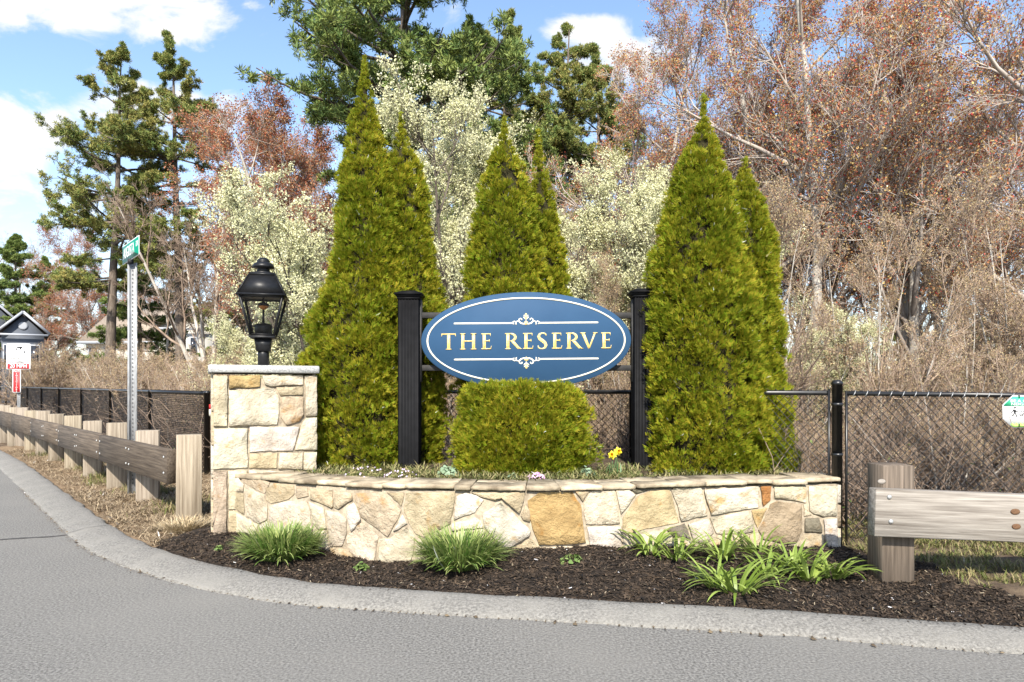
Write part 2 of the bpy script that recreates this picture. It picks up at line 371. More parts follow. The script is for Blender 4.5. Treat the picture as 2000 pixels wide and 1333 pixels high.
# wide ground to the horizon, gently uneven, just below the detailed strip and lower than the road in front
gx2 = np.concatenate([np.linspace(-900, -90, 12), np.linspace(-80, 80, 81), np.linspace(90, 900, 12)]); gy2 = np.concatenate([[-200, -60], np.arange(2, 90, 2.0), np.linspace(100, 1200, 14)])
A, B = np.meshgrid(gx2, gy2)
dkk = dist_to(np.c_[A.ravel(), B.ravel()], KI, 6).reshape(A.shape)
kx = np.interp(A.ravel(), KO[:, 0], KO[:, 1]).reshape(A.shape)
beh = (B > kx + 0.5)
zz = np.where(beh & (dkk > 2), 0.03 + np.clip((B - 16) / 60, 0, 1) * 0.5 + (vnoise(A, B, 9, 4) - .5) * 0.15 * np.clip((B - 15) / 10, 0, 1), -0.06)
c = (np.arange(len(gy2) - 1)[:, None] * len(gx2) + np.arange(len(gx2) - 1)[None, :]).ravel(); n_ = len(gx2)
tag(link('ground', fast_mesh('ground', np.c_[A.ravel(), B.ravel(), zz.ravel()], np.stack([c, c + 1, c + n_ + 1, c + n_], 1), True), M_litter), kind='structure')
def GZ(x, y): return float(ground_z([(x, y)])[0])
# asphalt seam and small debris along the gutter
M_tar = mat('seam_tar', (0.05, 0.048, 0.045), (0.10, 0.095, 0.09), scale=20, rough=0.9)
def seam(pts, w, name):
    pts = smooth_line(pts, 0.05); t_ = unit(np.gradient(pts, axis=0)); n_ = np.stack([-t_[:, 1], t_[:, 0]], 1)
    wv = w * (0.5 + vnoise(pts[:, 0], pts[:, 1], 0.1, 3))[:, None]; k = len(pts); i = np.arange(k - 1)
    V = np.concatenate([np.c_[pts - n_ * wv, np.full(k, .004)], np.c_[pts + n_ * wv, np.full(k, .004)]])
    return tag(link(name, fast_mesh(name, V, np.stack([i, i + 1, i + 1 + k, i + k], 1)), M_tar), kind='structure')
def G0(px, py): D = EYE * F / (py - HY); return np.array((XP(px, D), D))
seam([G0(-60, 1062), G0(0, 1055), G0(60, 1051), G0(100, 1049), G0(135, 1045)], 0.022, 'road_seam')
def kerb_crack(px, skew, w):
    j = int(np.argmin(abs(1000 + KO[:, 0] / KO[:, 1] * F - px) + 1e3 * (KO[:, 1] > 14))); V = []
    for q, (a, z) in enumerate(prof[1:7]):
        c_ = KO[j] + nrm[j] * ww[j] * a + tg[j] * (skew * a + (0, .012, -.01, .014, -.006, 0)[q])
        for s_ in (-1, 1): V.append((*(c_ + tg[j] * w * s_ * (.6 + .5 * (q % 2))), z + .006))
    tag(MB().add(V, [(2 * i, 2 * i + 1, 2 * i + 3, 2 * i + 2) for i in range(5)]).build('kerb_crack', M_tar), kind='structure')
kerb_crack(133, .16, .006)
m = MB(); rng = np.random.default_rng(11)
for k in range(1300):
    t_ = rng.uniform(0, 1); j = int(np.interp(t_, [0, 1], [np.argmin(abs(KO[:, 0] + 7)), np.argmin(abs(KO[:, 0] - 4.5))]))
    p = KO[j] - nrm[j] * abs(rng.normal(0, 0.02)) + nrm[j] * 0.012 * rng.normal(); s = rng.uniform(0.003, 0.009) * (2.6 if rng.random() < .05 else 1)
    a = rng.uniform(0, 6.28); d = np.array((math.cos(a), math.sin(a), 0)) * s; e = np.array((-d[1], d[0], 0)) * rng.uniform(.3, .8)
    b_ = np.array((*p, 0.008)); m.add([b_ - d, b_ + e, b_ + d, b_ - e, b_ + (0, 0, s * .5)], [(0, 1, 4), (1, 2, 4), (2, 3, 4), (3, 0, 4)])
tag(m.build('gutter_debris', mat('debris', (0.06, 0.04, 0.025), island=((.03, .02, .015), (.10, .07, .04), (.2, .15, .09)))), 'scattered dark bark bits and grit lying along the kerb gutter', 'debris', kind='stuff')
# mulch chips and straws
rng = np.random.default_rng(12)
PM = V_m = None
sel = np.where((is_m) & (side > 0.03) & (behind < 0.02) & (P[:, 1] < 6.6))[0]
def flakes(sel, n, smin, smax, asp, lift, rng):
    j = rng.choice(sel, n); C = np.c_[P[j] + rng.uniform(-.03, .03, (n, 2)), gz[j] + lift]
    a = rng.uniform(0, 6.28, n); el = rng.normal(0, 0.35, n); s = rng.uniform(smin, smax, n)[:, None]
    d = np.stack([np.cos(a) * np.cos(el), np.sin(a) * np.cos(el), np.sin(el)], 1) * s
    e = unit(np.cross(d, np.c_[rng.normal(0, .35, (n, 2)), np.ones(n)])) * s * asp
    return np.stack([C - d - e, C + d - e * .6, C + d + e, C - d + e * .7], 1).reshape(-1, 3), np.arange(4 * n).reshape(-1, 4)
Vf, Ff = flakes(sel, 30000, 0.005, 0.017, 0.4, 0.008, rng)
tag(link('mulch_chips', fast_mesh('mulch_chips', Vf, Ff), mat('chips', (1, 1, 1), island=((.006, .005, .0045), (.013, .010, .008), (.023, .017, .013), (.04, .029, .021), (.09, .062, .04)), rough=.9)), 'loose dark brown shredded bark chips covering the bed before the wall', 'mulch', kind='stuff')
Vf, Ff = flakes(sel, 900, 0.004, 0.014, 0.22, 0.014, rng)
tag(link('straw_bits', fast_mesh('straw_bits', Vf, Ff), mat('straw', (1, 1, 1), island=((.10, .065, .035), (.16, .11, .06), (.28, .20, .12), (.42, .35, .24)), rough=.9)), 'pale straw and bark slivers scattered over the dark mulch', 'straw', kind='stuff')
# chips and soil crumbs spilled on to the kerb
jj = rng.choice(np.where((KI[:, 0] > -3.2) & (KI[:, 0] < 5))[0], 900); off = np.abs(rng.normal(0, .035, 900)); C = np.c_[KI[jj] - nrm[jj] * off[:, None], .068 - .05 * off]; V9, Q9 = leaves(rng, C, .0075, .5); V9[:, 2] = np.repeat(C[:, 2], 4) + (V9[:, 2] - np.repeat(C[:, 2], 4)) * .3 + .004
tag(link('spilled_mulch', fast_mesh('spilled_mulch', V9, Q9), MATS['chips']), 'dark mulch crumbs spilled on to the kerb top', 'mulch', kind='stuff')
# dry thatch on the left verge
selv = np.where(is_v & (side > 0.05) & (P[:, 0] > -11) & (side < 2.6))[0]
selv = np.concatenate([selv, selv[P[selv, 1] < 9], selv[P[selv, 1] < 9]])
j = rng.choice(selv, 60000); B = np.c_[P[j] + rng.uniform(-.03, .03, (len(j), 2)), gz[j]]
Vb, Fb = blades(rng, B, rng.uniform(0, 6.28, len(j)), rng.uniform(.04, .13, len(j)), rng.uniform(.004, .010, len(j)), rng.uniform(.1, .9, len(j)), rng.uniform(-.3, .2, len(j)), 2)
tag(link('dry_grass', fast_mesh('dry_grass', Vb, Fb), mat('dry_blade', (1, 1, 1), island=((.09, .055, .03), (.17, .11, .06), (.27, .185, .105), (.38, .28, .165), (.46, .36, .23)), rough=.9)), 'matted brown dead grass on the verge beside the left kerb', 'grass', kind='stuff')
# green grass: right lawn and tufts at the post feet
sell = np.where((cls_v := (~is_m & ~is_v)) & (side > 0.08) & (P[:, 1] < 7.2))[0]
dens = vnoise(P[sell, 0], P[sell, 1], 0.35, 9) * .7 + vnoise(P[sell, 0], P[sell, 1], 0.12, 10) * .5
sell = sell[dens > 0.50]
j = rng.choice(sell, 34000); B1 = np.c_[P[j] + rng.uniform(-.03, .03, (len(j), 2)), gz[j]]
Vb, Fb = blades(rng, B1, rng.uniform(0, 6.28, len(j)), rng.uniform(.03, .10, len(j)), rng.uniform(.005, .010, len(j)), rng.uniform(.4, 1.4, len(j)), rng.uniform(-.4, .8, len(j)), 2)
M_gb = mat('grass_blade', (1, 1, 1), island=((.09, .13, .02), (.14, .19, .03), (.20, .24, .045), (.28, .27, .09), (.32, .25, .13)), rough=.7, trans=.2)
tag(link('lawn_grass', fast_mesh('lawn_grass', Vb, Fb), M_gb), 'patchy short green grass behind the right timber rail', 'grass', kind='stuff')
LD = np.array((-0.673, 0.740)); LN = np.array((-0.740, -0.673))          # left rail direction, its road side
LP0 = np.array((-3.36, 7.1))
tc_ = [LP0 + LD * 1.52 * k + LN * rng.uniform(-.35, .1) + LD * rng.uniform(-.4, .1) for k in (0.6, 1.3, 1.8, 2.3, 3.1, 4, 5, 6, 0.3)]
B2 = np.concatenate([np.c_[c_ + rng.normal(0, .13, (260, 2)), np.zeros(260)] for c_ in tc_]); B2[:, 2] = ground_z(B2[:, :2])
Vb, Fb = blades(rng, B2, rng.uniform(0, 6.28, len(B2)), rng.uniform(.06, .17, len(B2)), rng.uniform(.005, .01, len(B2)), rng.uniform(.7, 1.5, len(B2)), rng.uniform(-.3, .9, len(B2)), 3)
tag(link('verge_grass', fast_mesh('verge_grass', Vb, Fb), M_gb), 'green grass tufts around the feet of the left timber rail posts', 'grass', kind='stuff')
# ------------------------------------------------------------------ masonry
M_stone = mat('fieldstone', (0.62, 0.58, 0.52), (1.0, 0.98, 0.95), scale=6.5, rough=0.88, bump=1.0, bscale=26, bdist=0.03, objcol=True, lo=0.32, hi=0.66, spots=(7, 0.60, 0.72, (0.72, 0.52, 0.30)))
M_mortar = mat('mortar', (0.22, 0.18, 0.13), (0.40, 0.34, 0.25), scale=22, rough=0.95, bump=0.7, bscale=60)
M_cap = mat('flagstone', (0.17, 0.14, 0.105), (0.46, 0.405, 0.32), scale=4.5, rough=0.85, bump=0.8, bscale=30, objcol=True, lo=0.36, hi=0.62, bdist=.012)
M_granite = mat('granite', (0.30, 0.30, 0.29), (0.50, 0.495, 0.475), scale=70, rough=0.8, bump=0.5, bscale=90, lo=.4, hi=.6)
CR, TN, GD, RU, GY_, WH, BR = (.62, .55, .43), (.54, .455, .33), (.52, .365, .16), (.44, .21, .08), (.22, .20, .155), (.66, .61, .52), (.40, .33, .24)
def stone(name, poly, depthf, parent, col, rng, shrink=.55, proud=None):
    """poly: photo outline; depthf(px) distance of the wall face -> one bevelled stone with an uneven face"""
    q = np.array(poly, float); out = []
    for a, b in zip(q, np.roll(q, -1, 0)):
        n = max(1, int(np.linalg.norm(b - a) / 9))
        for t in np.arange(n) / n:
            p = a + (b - a) * t
            if t > 0: p = p + rng.normal(0, 0.55, 2)
            out.append(p)
    q = np.array(out); n = len(q); c = q.mean(0)
    ar = 0.5 * np.sum(q[:, 0] * np.roll(q[:, 1], -1) - np.roll(q[:, 0], -1) * q[:, 1])
    if ar < 0: q = q[::-1]
    d = q - c; r = np.linalg.norm(d, axis=1, keepdims=True) + 1e-6
    def ring(inset, off): 
        p = c + d2 * np.maximum(0.2, 1 - inset / r2)
        D = depthf(p[:, 0]) - off
        return np.stack([XP(p[:, 0], D), D, ZP(p[:, 1], D)], 1)
    d2 = q - c; r2 = np.linalg.norm(d2, axis=1, keepdims=True) + 1e-6
    pr = rng.uniform(0.008, 0.02) if proud is None else proud
    tx, ty = rng.normal(0, .00015, 2)
    jit = (rng.normal(0, .0045, n) + (q - c) @ np.array((tx, ty)))
    R0 = ring(shrink, -0.05); R1 = ring(shrink, pr * 0.6 + 0 * jit); R2 = ring(shrink + 1.3, pr + jit); R3 = ring(shrink + 1.3 + r2 * 0.45, pr + 0.006 + jit * .4 + rng.normal(0, .003, n))
    D = float(depthf(np.array([c[0]]))[0]) - pr - 0.006
    V = np.concatenate([R0, R1, R2, R3, [[XP(c[0], D), D, ZP(c[1], D)]]]) - root_loc(parent)
    i = np.arange(n); j = (i + 1) % n
    Qs = np.concatenate([np.stack([k * n + i, k * n + j, (k + 1) * n + j, (k + 1) * n + i], 1) for k in range(3)])
    T = np.stack([3 * n + i, 3 * n + j, np.full(n, 4 * n)], 1)
    o = link(name, fast_mesh(name, V, [Qs, T]), M_stone, parent)
    k = rng.uniform(.92, 1.06); o.color = (col[0] * k, col[1] * k * rng.uniform(.97, 1.02), col[2] * k * rng.uniform(.92, 1.05), 1)
    return o
rng = np.random.default_rng(21)
ZC = 0.645                                   # top of the wall cap
wall = thing('retaining_wall', 'low curved fieldstone retaining wall with flagstone cap before the sign', 'stone wall', (0, 5.6, 0))
wf = lambda px: wallD(px) + 0.035
A6 = lambda pts: [(400 + s / 3.125, 900 + t / 3.125) for s, t in pts]
A7 = lambda pts: [(1000 + s / 2.857, 900 + t / 2.857) for s, t in pts]
S6 = [([(150,72),(188,75),(240,145),(236,190),(185,192),(180,296),(142,300)],CR),([(142,305),(182,300),(180,430),(142,430)],WH),([(192,92),(330,106),(400,132),(366,204),(312,180),(248,140)],TN),
 ([(185,197),(238,195),(240,335),(205,312),(185,292)],BR),([(246,150),(310,187),(362,207),(385,290),(380,362),(330,388),(252,342),(242,250)],CR),
 ([(372,170),(420,136),(545,150),(548,205),(512,238),(402,265),(372,242)],TN),([(554,152),(628,158),(634,218),(562,234),(552,210)],TN),
 ([(185,312),(250,347),(325,392),(300,470),(182,450)],CR),([(395,275),(500,247),(620,240),(648,320),(655,440),(600,480),(400,470),(388,340)],CR),([(336,396),(384,368),(398,480),(310,490)],WH),
 ([(636,167),(780,180),(784,280),(774,294),(640,236)],TN),([(632,245),(728,288),(744,418),(690,422),(660,385)],CR),([(786,180),(898,195),(903,240),(812,300),(787,286)],TN),
 ([(735,300),(815,312),(864,352),(868,440),(838,524),(762,526),(750,420)],CR),([(862,287),(910,254),(944,320),(954,360),(892,438),(872,380)],WH),
 ([(906,196),(1098,196),(1200,300),(1188,340),(1115,468),(952,345),(918,250)],TN),([(1110,194),(1218,194),(1208,255),(1198,280)],BR),
 ([(1226,194),(1530,192),(1528,240),(1502,385),(1440,420),(1340,470),(1285,448),(1240,378),(1214,310)],TN),([(1207,325),(1238,385),(1180,424),(1148,432)],WH),
 ([(862,460),(956,370),(1062,462),(1048,520),(1036,640),(930,640),(868,525)],CR),([(1062,482),(1122,477),(1238,404),(1283,462),(1274,562),(1250,640),(1050,640)],CR),
 ([(660,432),(744,428),(756,530),(758,600),(690,590),(655,520)],CR),([(764,532),(866,540),(905,578),(915,640),(764,640)],TN),([(610,485),(652,455),(685,600),(600,600)],TN),([(400,480),(596,485),(594,610),(410,600)],TN),
 ([(1537,215),(1590,196),(1660,212),(1705,240),(1650,318),(1518,366),(1522,300)],WH),([(1625,193),(1956,192),(1950,245),(1923,326),(1800,224),(1768,246),(1690,222)],TN),
 ([(1694,322),(1805,254),(1900,335),(1992,430),(1984,462),(1862,534),(1800,532),(1705,405)],WH),([(1505,382),(1650,345),(1688,368),(1700,410),(1500,430)],WH),
 ([(1926,336),(1958,268),(1984,300),(1986,378),(1945,366)],TN),([(1292,478),(1345,478),(1490,420),(1500,640),(1280,640)],CR),([(1505,436),(1700,415),(1795,538),(1790,640),(1505,640)],CR),([(1866,542),(1990,470),(2070,545),(2065,640),(1800,640),(1800,545)],TN)]
S7 = [([(86,222),(150,176),(338,174),(384,242),(398,350),(414,458),(350,468),(150,474),(112,380)],GD),([(352,172),(430,174),(396,232)],TN),
 ([(400,238),(440,172),(574,166),(588,250),(603,352),(550,360),(412,358),(400,300)],CR),([(580,166),(655,162),(692,190),(640,268),(608,302)],WH),([(666,160),(762,165),(694,187)],GY_),
 ([(702,196),(775,166),(880,162),(904,230),(933,346),(640,408),(613,380),(616,320)],(.50,.42,.26)),([(416,368),(608,366),(613,470),(600,520),(440,520)],WH),([(164,482),(345,476),(345,540),(164,540)],CR),([(352,474),(416,466),(432,520),(352,525)],TN),
 ([(620,418),(660,416),(672,520),(622,520)],CR),([(888,165),(905,150),(1058,150),(1070,220),(1093,308),(945,342),(922,250)],CR),([(1072,162),(1378,142),(1378,262),(1112,306),(1086,230)],WH),
 ([(982,352),(1094,322),(1130,400),(1090,470),(1012,452)],CR),([(1102,320),(1320,277),(1343,320),(1352,393),(1300,408),(1140,408)],CR),([(1386,143),(1448,141),(1444,222),(1402,258)],RU),
 ([(1336,276),(1428,262),(1402,318),(1370,378),(1352,340)],(.50,.38,.20)),([(1440,240),(1480,224),(1618,242),(1622,390),(1592,458),(1540,468),(1402,440),(1374,386),(1412,310)],BR),
 ([(1462,147),(1646,142),(1643,236),(1560,223),(1466,210)],CR),([(1656,142),(1818,140),(1814,308),(1740,316),(1682,300),(1660,280),(1654,200)],WH),([(1626,242),(1650,246),(1660,290),(1674,304),(1630,314)],CR),
 ([(1636,321),(1714,317),(1733,370),(1733,403),(1634,400)],GY_),([(1740,326),(1816,320),(1822,540),(1784,540),(1747,440)],WH),([(1600,470),(1632,410),(1738,412),(1746,520),(1600,530)],(.58,.49,.36)),
 ([(862,384),(964,348),(1000,440),(902,424)],GY_),([(680,420),(850,386),(900,432),(1000,452),(1010,530),(690,530)],CR),([(1100,472),(1150,414),(1300,416),(1372,396),(1400,446),(1530,474),(1590,480),(1590,530),(1100,530)],TN),([(1010,460),(1090,476),(1092,530),(1016,530)],CR)]
for poly, col in S6: stone('stone', A6(poly), wf, wall, col, rng)
for poly, col in S7: stone('stone', A7(poly), wf, wall, col, rng)
# mortar core behind the stones, with the right end
pxs = np.linspace(441, 1636, 120); Dc = wf(pxs) + 0.003
fr = np.c_[XP(pxs, Dc), Dc]; tn = unit(np.gradient(fr, axis=0)); nb_ = np.stack([-tn[:, 1], tn[:, 0]], 1); bk = fr + nb_ * 0.36
m = MB(); k = len(fr); i = np.arange(k - 1)
V = np.concatenate([np.c_[fr, np.full(k, -.15)], np.c_[fr, np.full(k, ZC - .05)], np.c_[bk, np.full(k, ZC - .05)], np.c_[bk, np.full(k, -.15)]])
m.arr(V, np.concatenate([np.stack([a * k + i, a * k + i + 1, b * k + i + 1, b * k + i], 1) for a, b in ((0, 1), (1, 2), (2, 3))] + [np.array([[k - 1, 4 * k - 1, 3 * k - 1, 2 * k - 1]])]))
m.build('mortar_core', M_mortar, wall)
for za, zb, c_ in ((-.1, .22, CR), (.225, .42, BR), (.425, .59, WH)):       # stones of the right end face
    e = fr[-1]; t3 = np.array((tn[-1][0], tn[-1][1])); mm = MB()
    cx = e + nb_[-1] * 0.18 + t3 * 0.012
    mm.box((cx[0], cx[1], (za + zb) / 2), (0.03, 0.175, (zb - za) / 2), math.atan2(tn[-1][1], tn[-1][0]), 0.008); o = mm.build('stone', M_stone, wall); o.color = (*c_, 1)
# flagstone cap: each slab its own piece
cuts = [446] + [400 + s / 3.125 for s in (330, 440, 548, 675, 855, 1080, 1220, 1520, 1622, 1960)] + [1000 + s / 2.857 for s in (270, 510, 695, 925, 1085, 1315, 1460, 1650, 1836)]
capD = lambda px: wallD(px)
def cap_pt(px, w, zz):
    D = capD(px); p = np.array((XP(px, D), D)); e = 2.0; p2 = np.array((XP(px + e, capD(px + e)), capD(px + e)))
    t_ = unit(p2 - p); return np.array((*(p + np.array((-t_[1], t_[0])) * w), zz))
for a, b in zip(cuts[:-1], cuts[1:]):
    z1 = ZC + rng.uniform(-.006, .008); z0 = z1 - rng.uniform(.028, .038); split = (b - a) > 55 and rng.random() < .75
    bands = [(rng.uniform(-.012, .012), 0.2 + rng.uniform(-.06, .06)), None] if split else [(rng.uniform(-.012, .012), 0.42 + rng.uniform(-.02, .02))]
    if split: bands[1] = (bands[0][1] + .010, 0.42 + rng.uniform(-.02, .02))
    for w0, w1 in bands:
        n = max(3, int((b - a) / 9)); ps = np.linspace(a + .9, b - .9, n)
        sk = rng.normal(0, 4)
        f1 = np.array([cap_pt(p, w0 + rng.normal(0, .005), 0) for p in ps]); b1 = np.array([cap_pt(p + sk * 0, w1 + rng.normal(0, .006), 0) for p in ps])
        ol = np.concatenate([f1, b1[::-1]]); c_ = ol.mean(0); q = len(ol)
        def lv(sh, z): x = c_ + (ol - c_) * (1 - sh / np.maximum(.05, np.linalg.norm(ol - c_, axis=1, keepdims=True))); x[:, 2] = z + (rng.normal(0, .0025, q) if sh == 0 else rng.normal(0, .0015, q)); return x
        V = np.concatenate([lv(.006, z0), lv(0, z0 + .008), lv(0, z1 - .006), lv(.006, z1), [[c_[0], c_[1], z1 + .002]]])
        i = np.arange(q); j = (i + 1) % q; nn = q // 2
        Qs = np.concatenate([np.stack([l * q + i, l * q + j, (l + 1) * q + j, (l + 1) * q + i], 1) for l in range(3)])
        top = np.array([[3 * q + t_, 3 * q + t_ + 1, 3 * q + q - 2 - t_, 3 * q + q - 1 - t_] for t_ in range(nn - 1)])
        bot = np.array([[q - 1 - t_, q - 2 - t_, t_ + 1, t_] for t_ in range(nn - 1)])
        V = V[:-1]
        o = link('cap_stone', fast_mesh('cap_stone', V - root_loc(wall), np.concatenate([Qs, top, bot])), M_cap, wall)
        k_ = rng.uniform(.95, 1.35); o.color = (1.0 * k_, .95 * k_, .84 * k_, 1)
        z1 += rng.uniform(-.004, .004)
# pier
PA = R(24); PL = np.array((XP(416, 5.98), 5.98)); PT = np.array((math.cos(PA), math.sin(PA))); PB = np.array((-PT[1], PT[0]))   # face direction, depth direction
def pf(px): s_ = (np.asarray(px, float) - 1000) / F; return PL[1] + PT[1] * (PL[1] * s_ - PL[0]) / (PT[0] - PT[1] * s_)
PWd = .862; PC = PL + PT * PWd / 2 + PB * .33; PD = 6.14
pier = thing('stone_pier', 'square fieldstone pier with granite cap carrying the black lantern', 'pier', (*PC, 0))
A4 = lambda pts: [(380 + s / 2.297, 480 + t / 2.297) for s, t in pts]
SP = [([(84,580),(148,582),(150,700),(146,812),(84,812)],CR),([(153,583),(296,580),(294,633),(232,641),(195,636),(153,643)],(.50,.37,.19)),([(301,582),(488,580),(488,624),(342,633),(313,622)],CR),([(366,635),(488,631),(488,671),(383,674)],TN),
 ([(153,649),(357,640),(379,680),(379,760),(371,805),(152,811)],WH),([(385,679),(490,677),(491,760),(470,790),(410,806),(385,770)],TN),([(493,582),(550,582),(550,766),(498,766)],CR),([(84,820),(239,818),(239,997),(84,1005)],WH),
 ([(246,813),(470,813),(468,835),(441,921),(246,927)],WH),([(478,802),(500,773),(550,770),(550,918),(450,918)],WH),([(245,933),(373,929),(369,1000),(243,1000)],TN),([(381,931),(487,927),(485,1005),(373,1002)],CR),([(491,927),(550,925),(550,1012),(489,1008)],CR),
 ([(84,1012),(145,1009),(145,1180),(142,1300),(82,1310)],TN),([(150,1010),(238,1006),(238,1180),(152,1184)],CR),([(242,1006),(550,1016),(550,1180),(242,1180)],CR),([(152,1190),(550,1190),(550,1300),(150,1300)],TN)]
for poly, col in SP: stone('stone', A4(poly), pf, pier, col, rng, .55)
zt = ZP(729, PD)
MB().box((*(PC + PB * -.004), (zt - .1) / 2 - .05), (PWd / 2 - .004, .32, (zt + .1) / 2), PA).build('mortar_core', M_mortar, pier)
for s_ in (-1, 1):                                        # side faces
    z = -.08
    while z < zt - .03:
        h = min(rng.uniform(.16, .34), zt - z)
        if zt - z - h < .1: h = zt - z
        cut = rng.uniform(.22, .45)
        for y0, y1 in ((.02, cut - .004), (cut + .004, .64)):
            q = PC + PT * s_ * (PWd / 2 + .002) + PB * ((y0 + y1) / 2 - .33)
            mm = MB(); mm.box((*q, z + h / 2), (.014, (y1 - y0) / 2, h / 2 - .004), PA, .006); o = mm.build('stone', M_stone, pier); o.color = (*random.choice((CR, TN, WH)), 1)
        z += h
MB().box((*PC, (zt + ZP(714, PD)) / 2), (PWd / 2 + .04, .375, (ZP(714, PD) - zt) / 2), PA, .008).build('capstone', M_granite, pier)
ZPIER = ZP(714, PD)

# ------------------------------------------------------------------ lantern
M_black = mat('black_paint', (0.008, 0.008, 0.0085), (0.013, 0.013, 0.014), scale=30, rough=0.42, spec=.3, bump=.05)
M_gas = mat('burner_copper', (0.42, 0.13, 0.03), (0.6, 0.25, 0.06), scale=40, rough=0.5)
mg = bpy.data.materials.new('lantern_glass'); mg.use_nodes = True; t = mg.node_tree; t.nodes.clear()
o_ = N(t, 'ShaderNodeOutputMaterial'); tr = N(t, 'ShaderNodeBsdfTransparent', inp={0: (.93, .95, .94, 1)}); gl = N(t, 'ShaderNodeBsdfGlossy', inp={1: 0.03}); fz = N(t, 'ShaderNodeFresnel', inp={0: 1.45})
mxs = N(t, 'ShaderNodeMixShader'); L(t, fz, 0, mxs, 0); L(t, tr, 0, mxs, 1); L(t, gl, 0, mxs, 2); L(t, mxs, 0, o_, 0)
LDp = PC[1] + .02; lx = XP(514.5, LDp); lan = thing('lantern', 'black four sided gas lantern on a short post atop the stone pier', 'lantern', (lx, LDp, ZPIER))
uL = LDp / F / 5.5545; LZ = lambda vv: (1240 - vv) * uL; LW = lambda w: w * uL / 2; lc = (lx, LDp, ZPIER); rzL = R(14)
MB().lathe(lc, [(LW(118), 0), (LW(118), LZ(1110)), (LW(112), LZ(1070))], 20).build('post', M_black, lan)
MB().frust(lc, LZ(1075), LW(135) , LZ(940), LW(172), rzL).build('bracket', M_black, lan)
MB().box((lx, LDp, ZPIER + LZ(925)), (LW(262), LW(262), LZ(910) - LZ(922)), rzL, .003).build('base_plate', M_black, lan)
hb, ht, zb, ztp = LW(236), LW(430), LZ(908), LZ(490)
def rot2(x, y): return lx + x * math.cos(rzL) - y * math.sin(rzL), LDp + x * math.sin(rzL) + y * math.cos(rzL)
fm = MB()
for sx, sy in ((-1, -1), (1, -1), (1, 1), (-1, 1)):
    p0 = (*rot2(sx * hb, sy * hb), ZPIER + zb); p1 = (*rot2(sx * ht, sy * ht), ZPIER + ztp); fm.tube([p0, p1], .013, 4)
for (h_, z_) in ((hb, zb + .008), (ht, ztp - .008)):
    cs = [(*rot2(sx * h_, sy * h_), ZPIER + z_) for sx, sy in ((-1, -1), (1, -1), (1, 1), (-1, 1))]
    for a in range(4): fm.tube([cs[a], cs[(a + 1) % 4]], .009, 4)
fr_ = fm.build('frame', M_black, lan)
for a in range(4):
    sxy = ((-1, -1), (1, -1), (1, 1), (-1, 1)); (ax, ay_), (bx_, by_) = sxy[a], sxy[(a + 1) % 4]
    mm = MB(); mm.add([(*rot2(ax * hb, ay_ * hb), ZPIER + zb), (*rot2(bx_ * hb, by_ * hb), ZPIER + zb), (*rot2(bx_ * ht, by_ * ht), ZPIER + ztp), (*rot2(ax * ht, ay_ * ht), ZPIER + ztp)], [(0, 1, 2, 3)])
    mm.build('pane', mg, lan)
MB().frust(lc, LZ(492), LW(505), LZ(474), LW(490), rzL).build('eave', M_black, lan)
rf = MB().frust(lc, LZ(474), LW(470), LZ(262), LW(262), rzL).build('roof', M_black, lan)
for sx, sy in ((-1, -1), (1, -1), (1, 1), (-1, 1)): MB().tube([(*rot2(sx * LW(470), sy * LW(470)), ZPIER + LZ(474)), (*rot2(sx * LW(262), sy * LW(262)), ZPIER + LZ(262))], .008, 5).build('roof_rib', M_black, rf)
MB().frust(lc, LZ(266), LW(275), LZ(238), LW(262), rzL).build('roof_collar', M_black, lan)
MB().lathe(lc, [(LW(215), LZ(240)), (LW(215), LZ(222)), (LW(140), LZ(215)), (LW(130), LZ(180)), (LW(225), LZ(172)), (LW(228), LZ(155)), (LW(200), LZ(130)), (LW(140), LZ(112)), (LW(128), LZ(108)), (LW(138), LZ(100)), (LW(120), LZ(84)), (LW(70), LZ(62)), (LW(8), LZ(56))], 24).build('finial', M_black, lan, True)
bu = MB().lathe(lc, [(LW(180), LZ(905)), (LW(186), LZ(810)), (LW(170), LZ(785)), (LW(40), LZ(768))], 20).build('burner_housing', M_black, lan)
MB().lathe(lc, [(LW(26), LZ(772)), (LW(24), LZ(620))], 10).build('burner_tube', M_black, bu)
MB().lathe(lc, [(LW(30), LZ(625)), (LW(100), LZ(600)), (LW(105), LZ(585)), (LW(60), LZ(580))], 10).build('mantle', M_gas, bu)
MB().lathe(lc, [(LW(120), LZ(580)), (LW(120), LZ(560)), (LW(30), LZ(540)), (LW(20), LZ(495))], 12).build('reflector', M_black, bu)

# ------------------------------------------------------------------ the entrance sign
SDp = 6.62; zs = ZP(912, SDp)
M_post = mat('sign_post_black', (0.0045, 0.0045, 0.005), (0.008, 0.008, 0.009), scale=12, rough=0.6, spec=.12)
M_rail = mat('sign_rail', (0.03, 0.03, 0.03), (0.045, 0.043, 0.042), scale=20, rough=0.6)
M_blue = mat('sign_blue', (0.027, 0.068, 0.135), (0.031, 0.076, 0.148), scale=3, rough=0.55, spec=.08)
M_edge = mat('sign_edge', (0.01, 0.02, 0.06), rough=.5)
M_cream = mat('cream_paint', (0.70, 0.65, 0.50), (0.78, 0.73, 0.60), scale=30, rough=.5)
M_gold = mat('gold_leaf', (0.74, 0.50, 0.12), (0.82, 0.64, 0.26), scale=60, rough=.32, spec=.8, lo=.4, hi=.6)
sg = thing('entrance_sign', 'oval blue sign lettered THE RESERVE between two black fluted posts', 'sign', (XP(1028, SDp), SDp, zs))
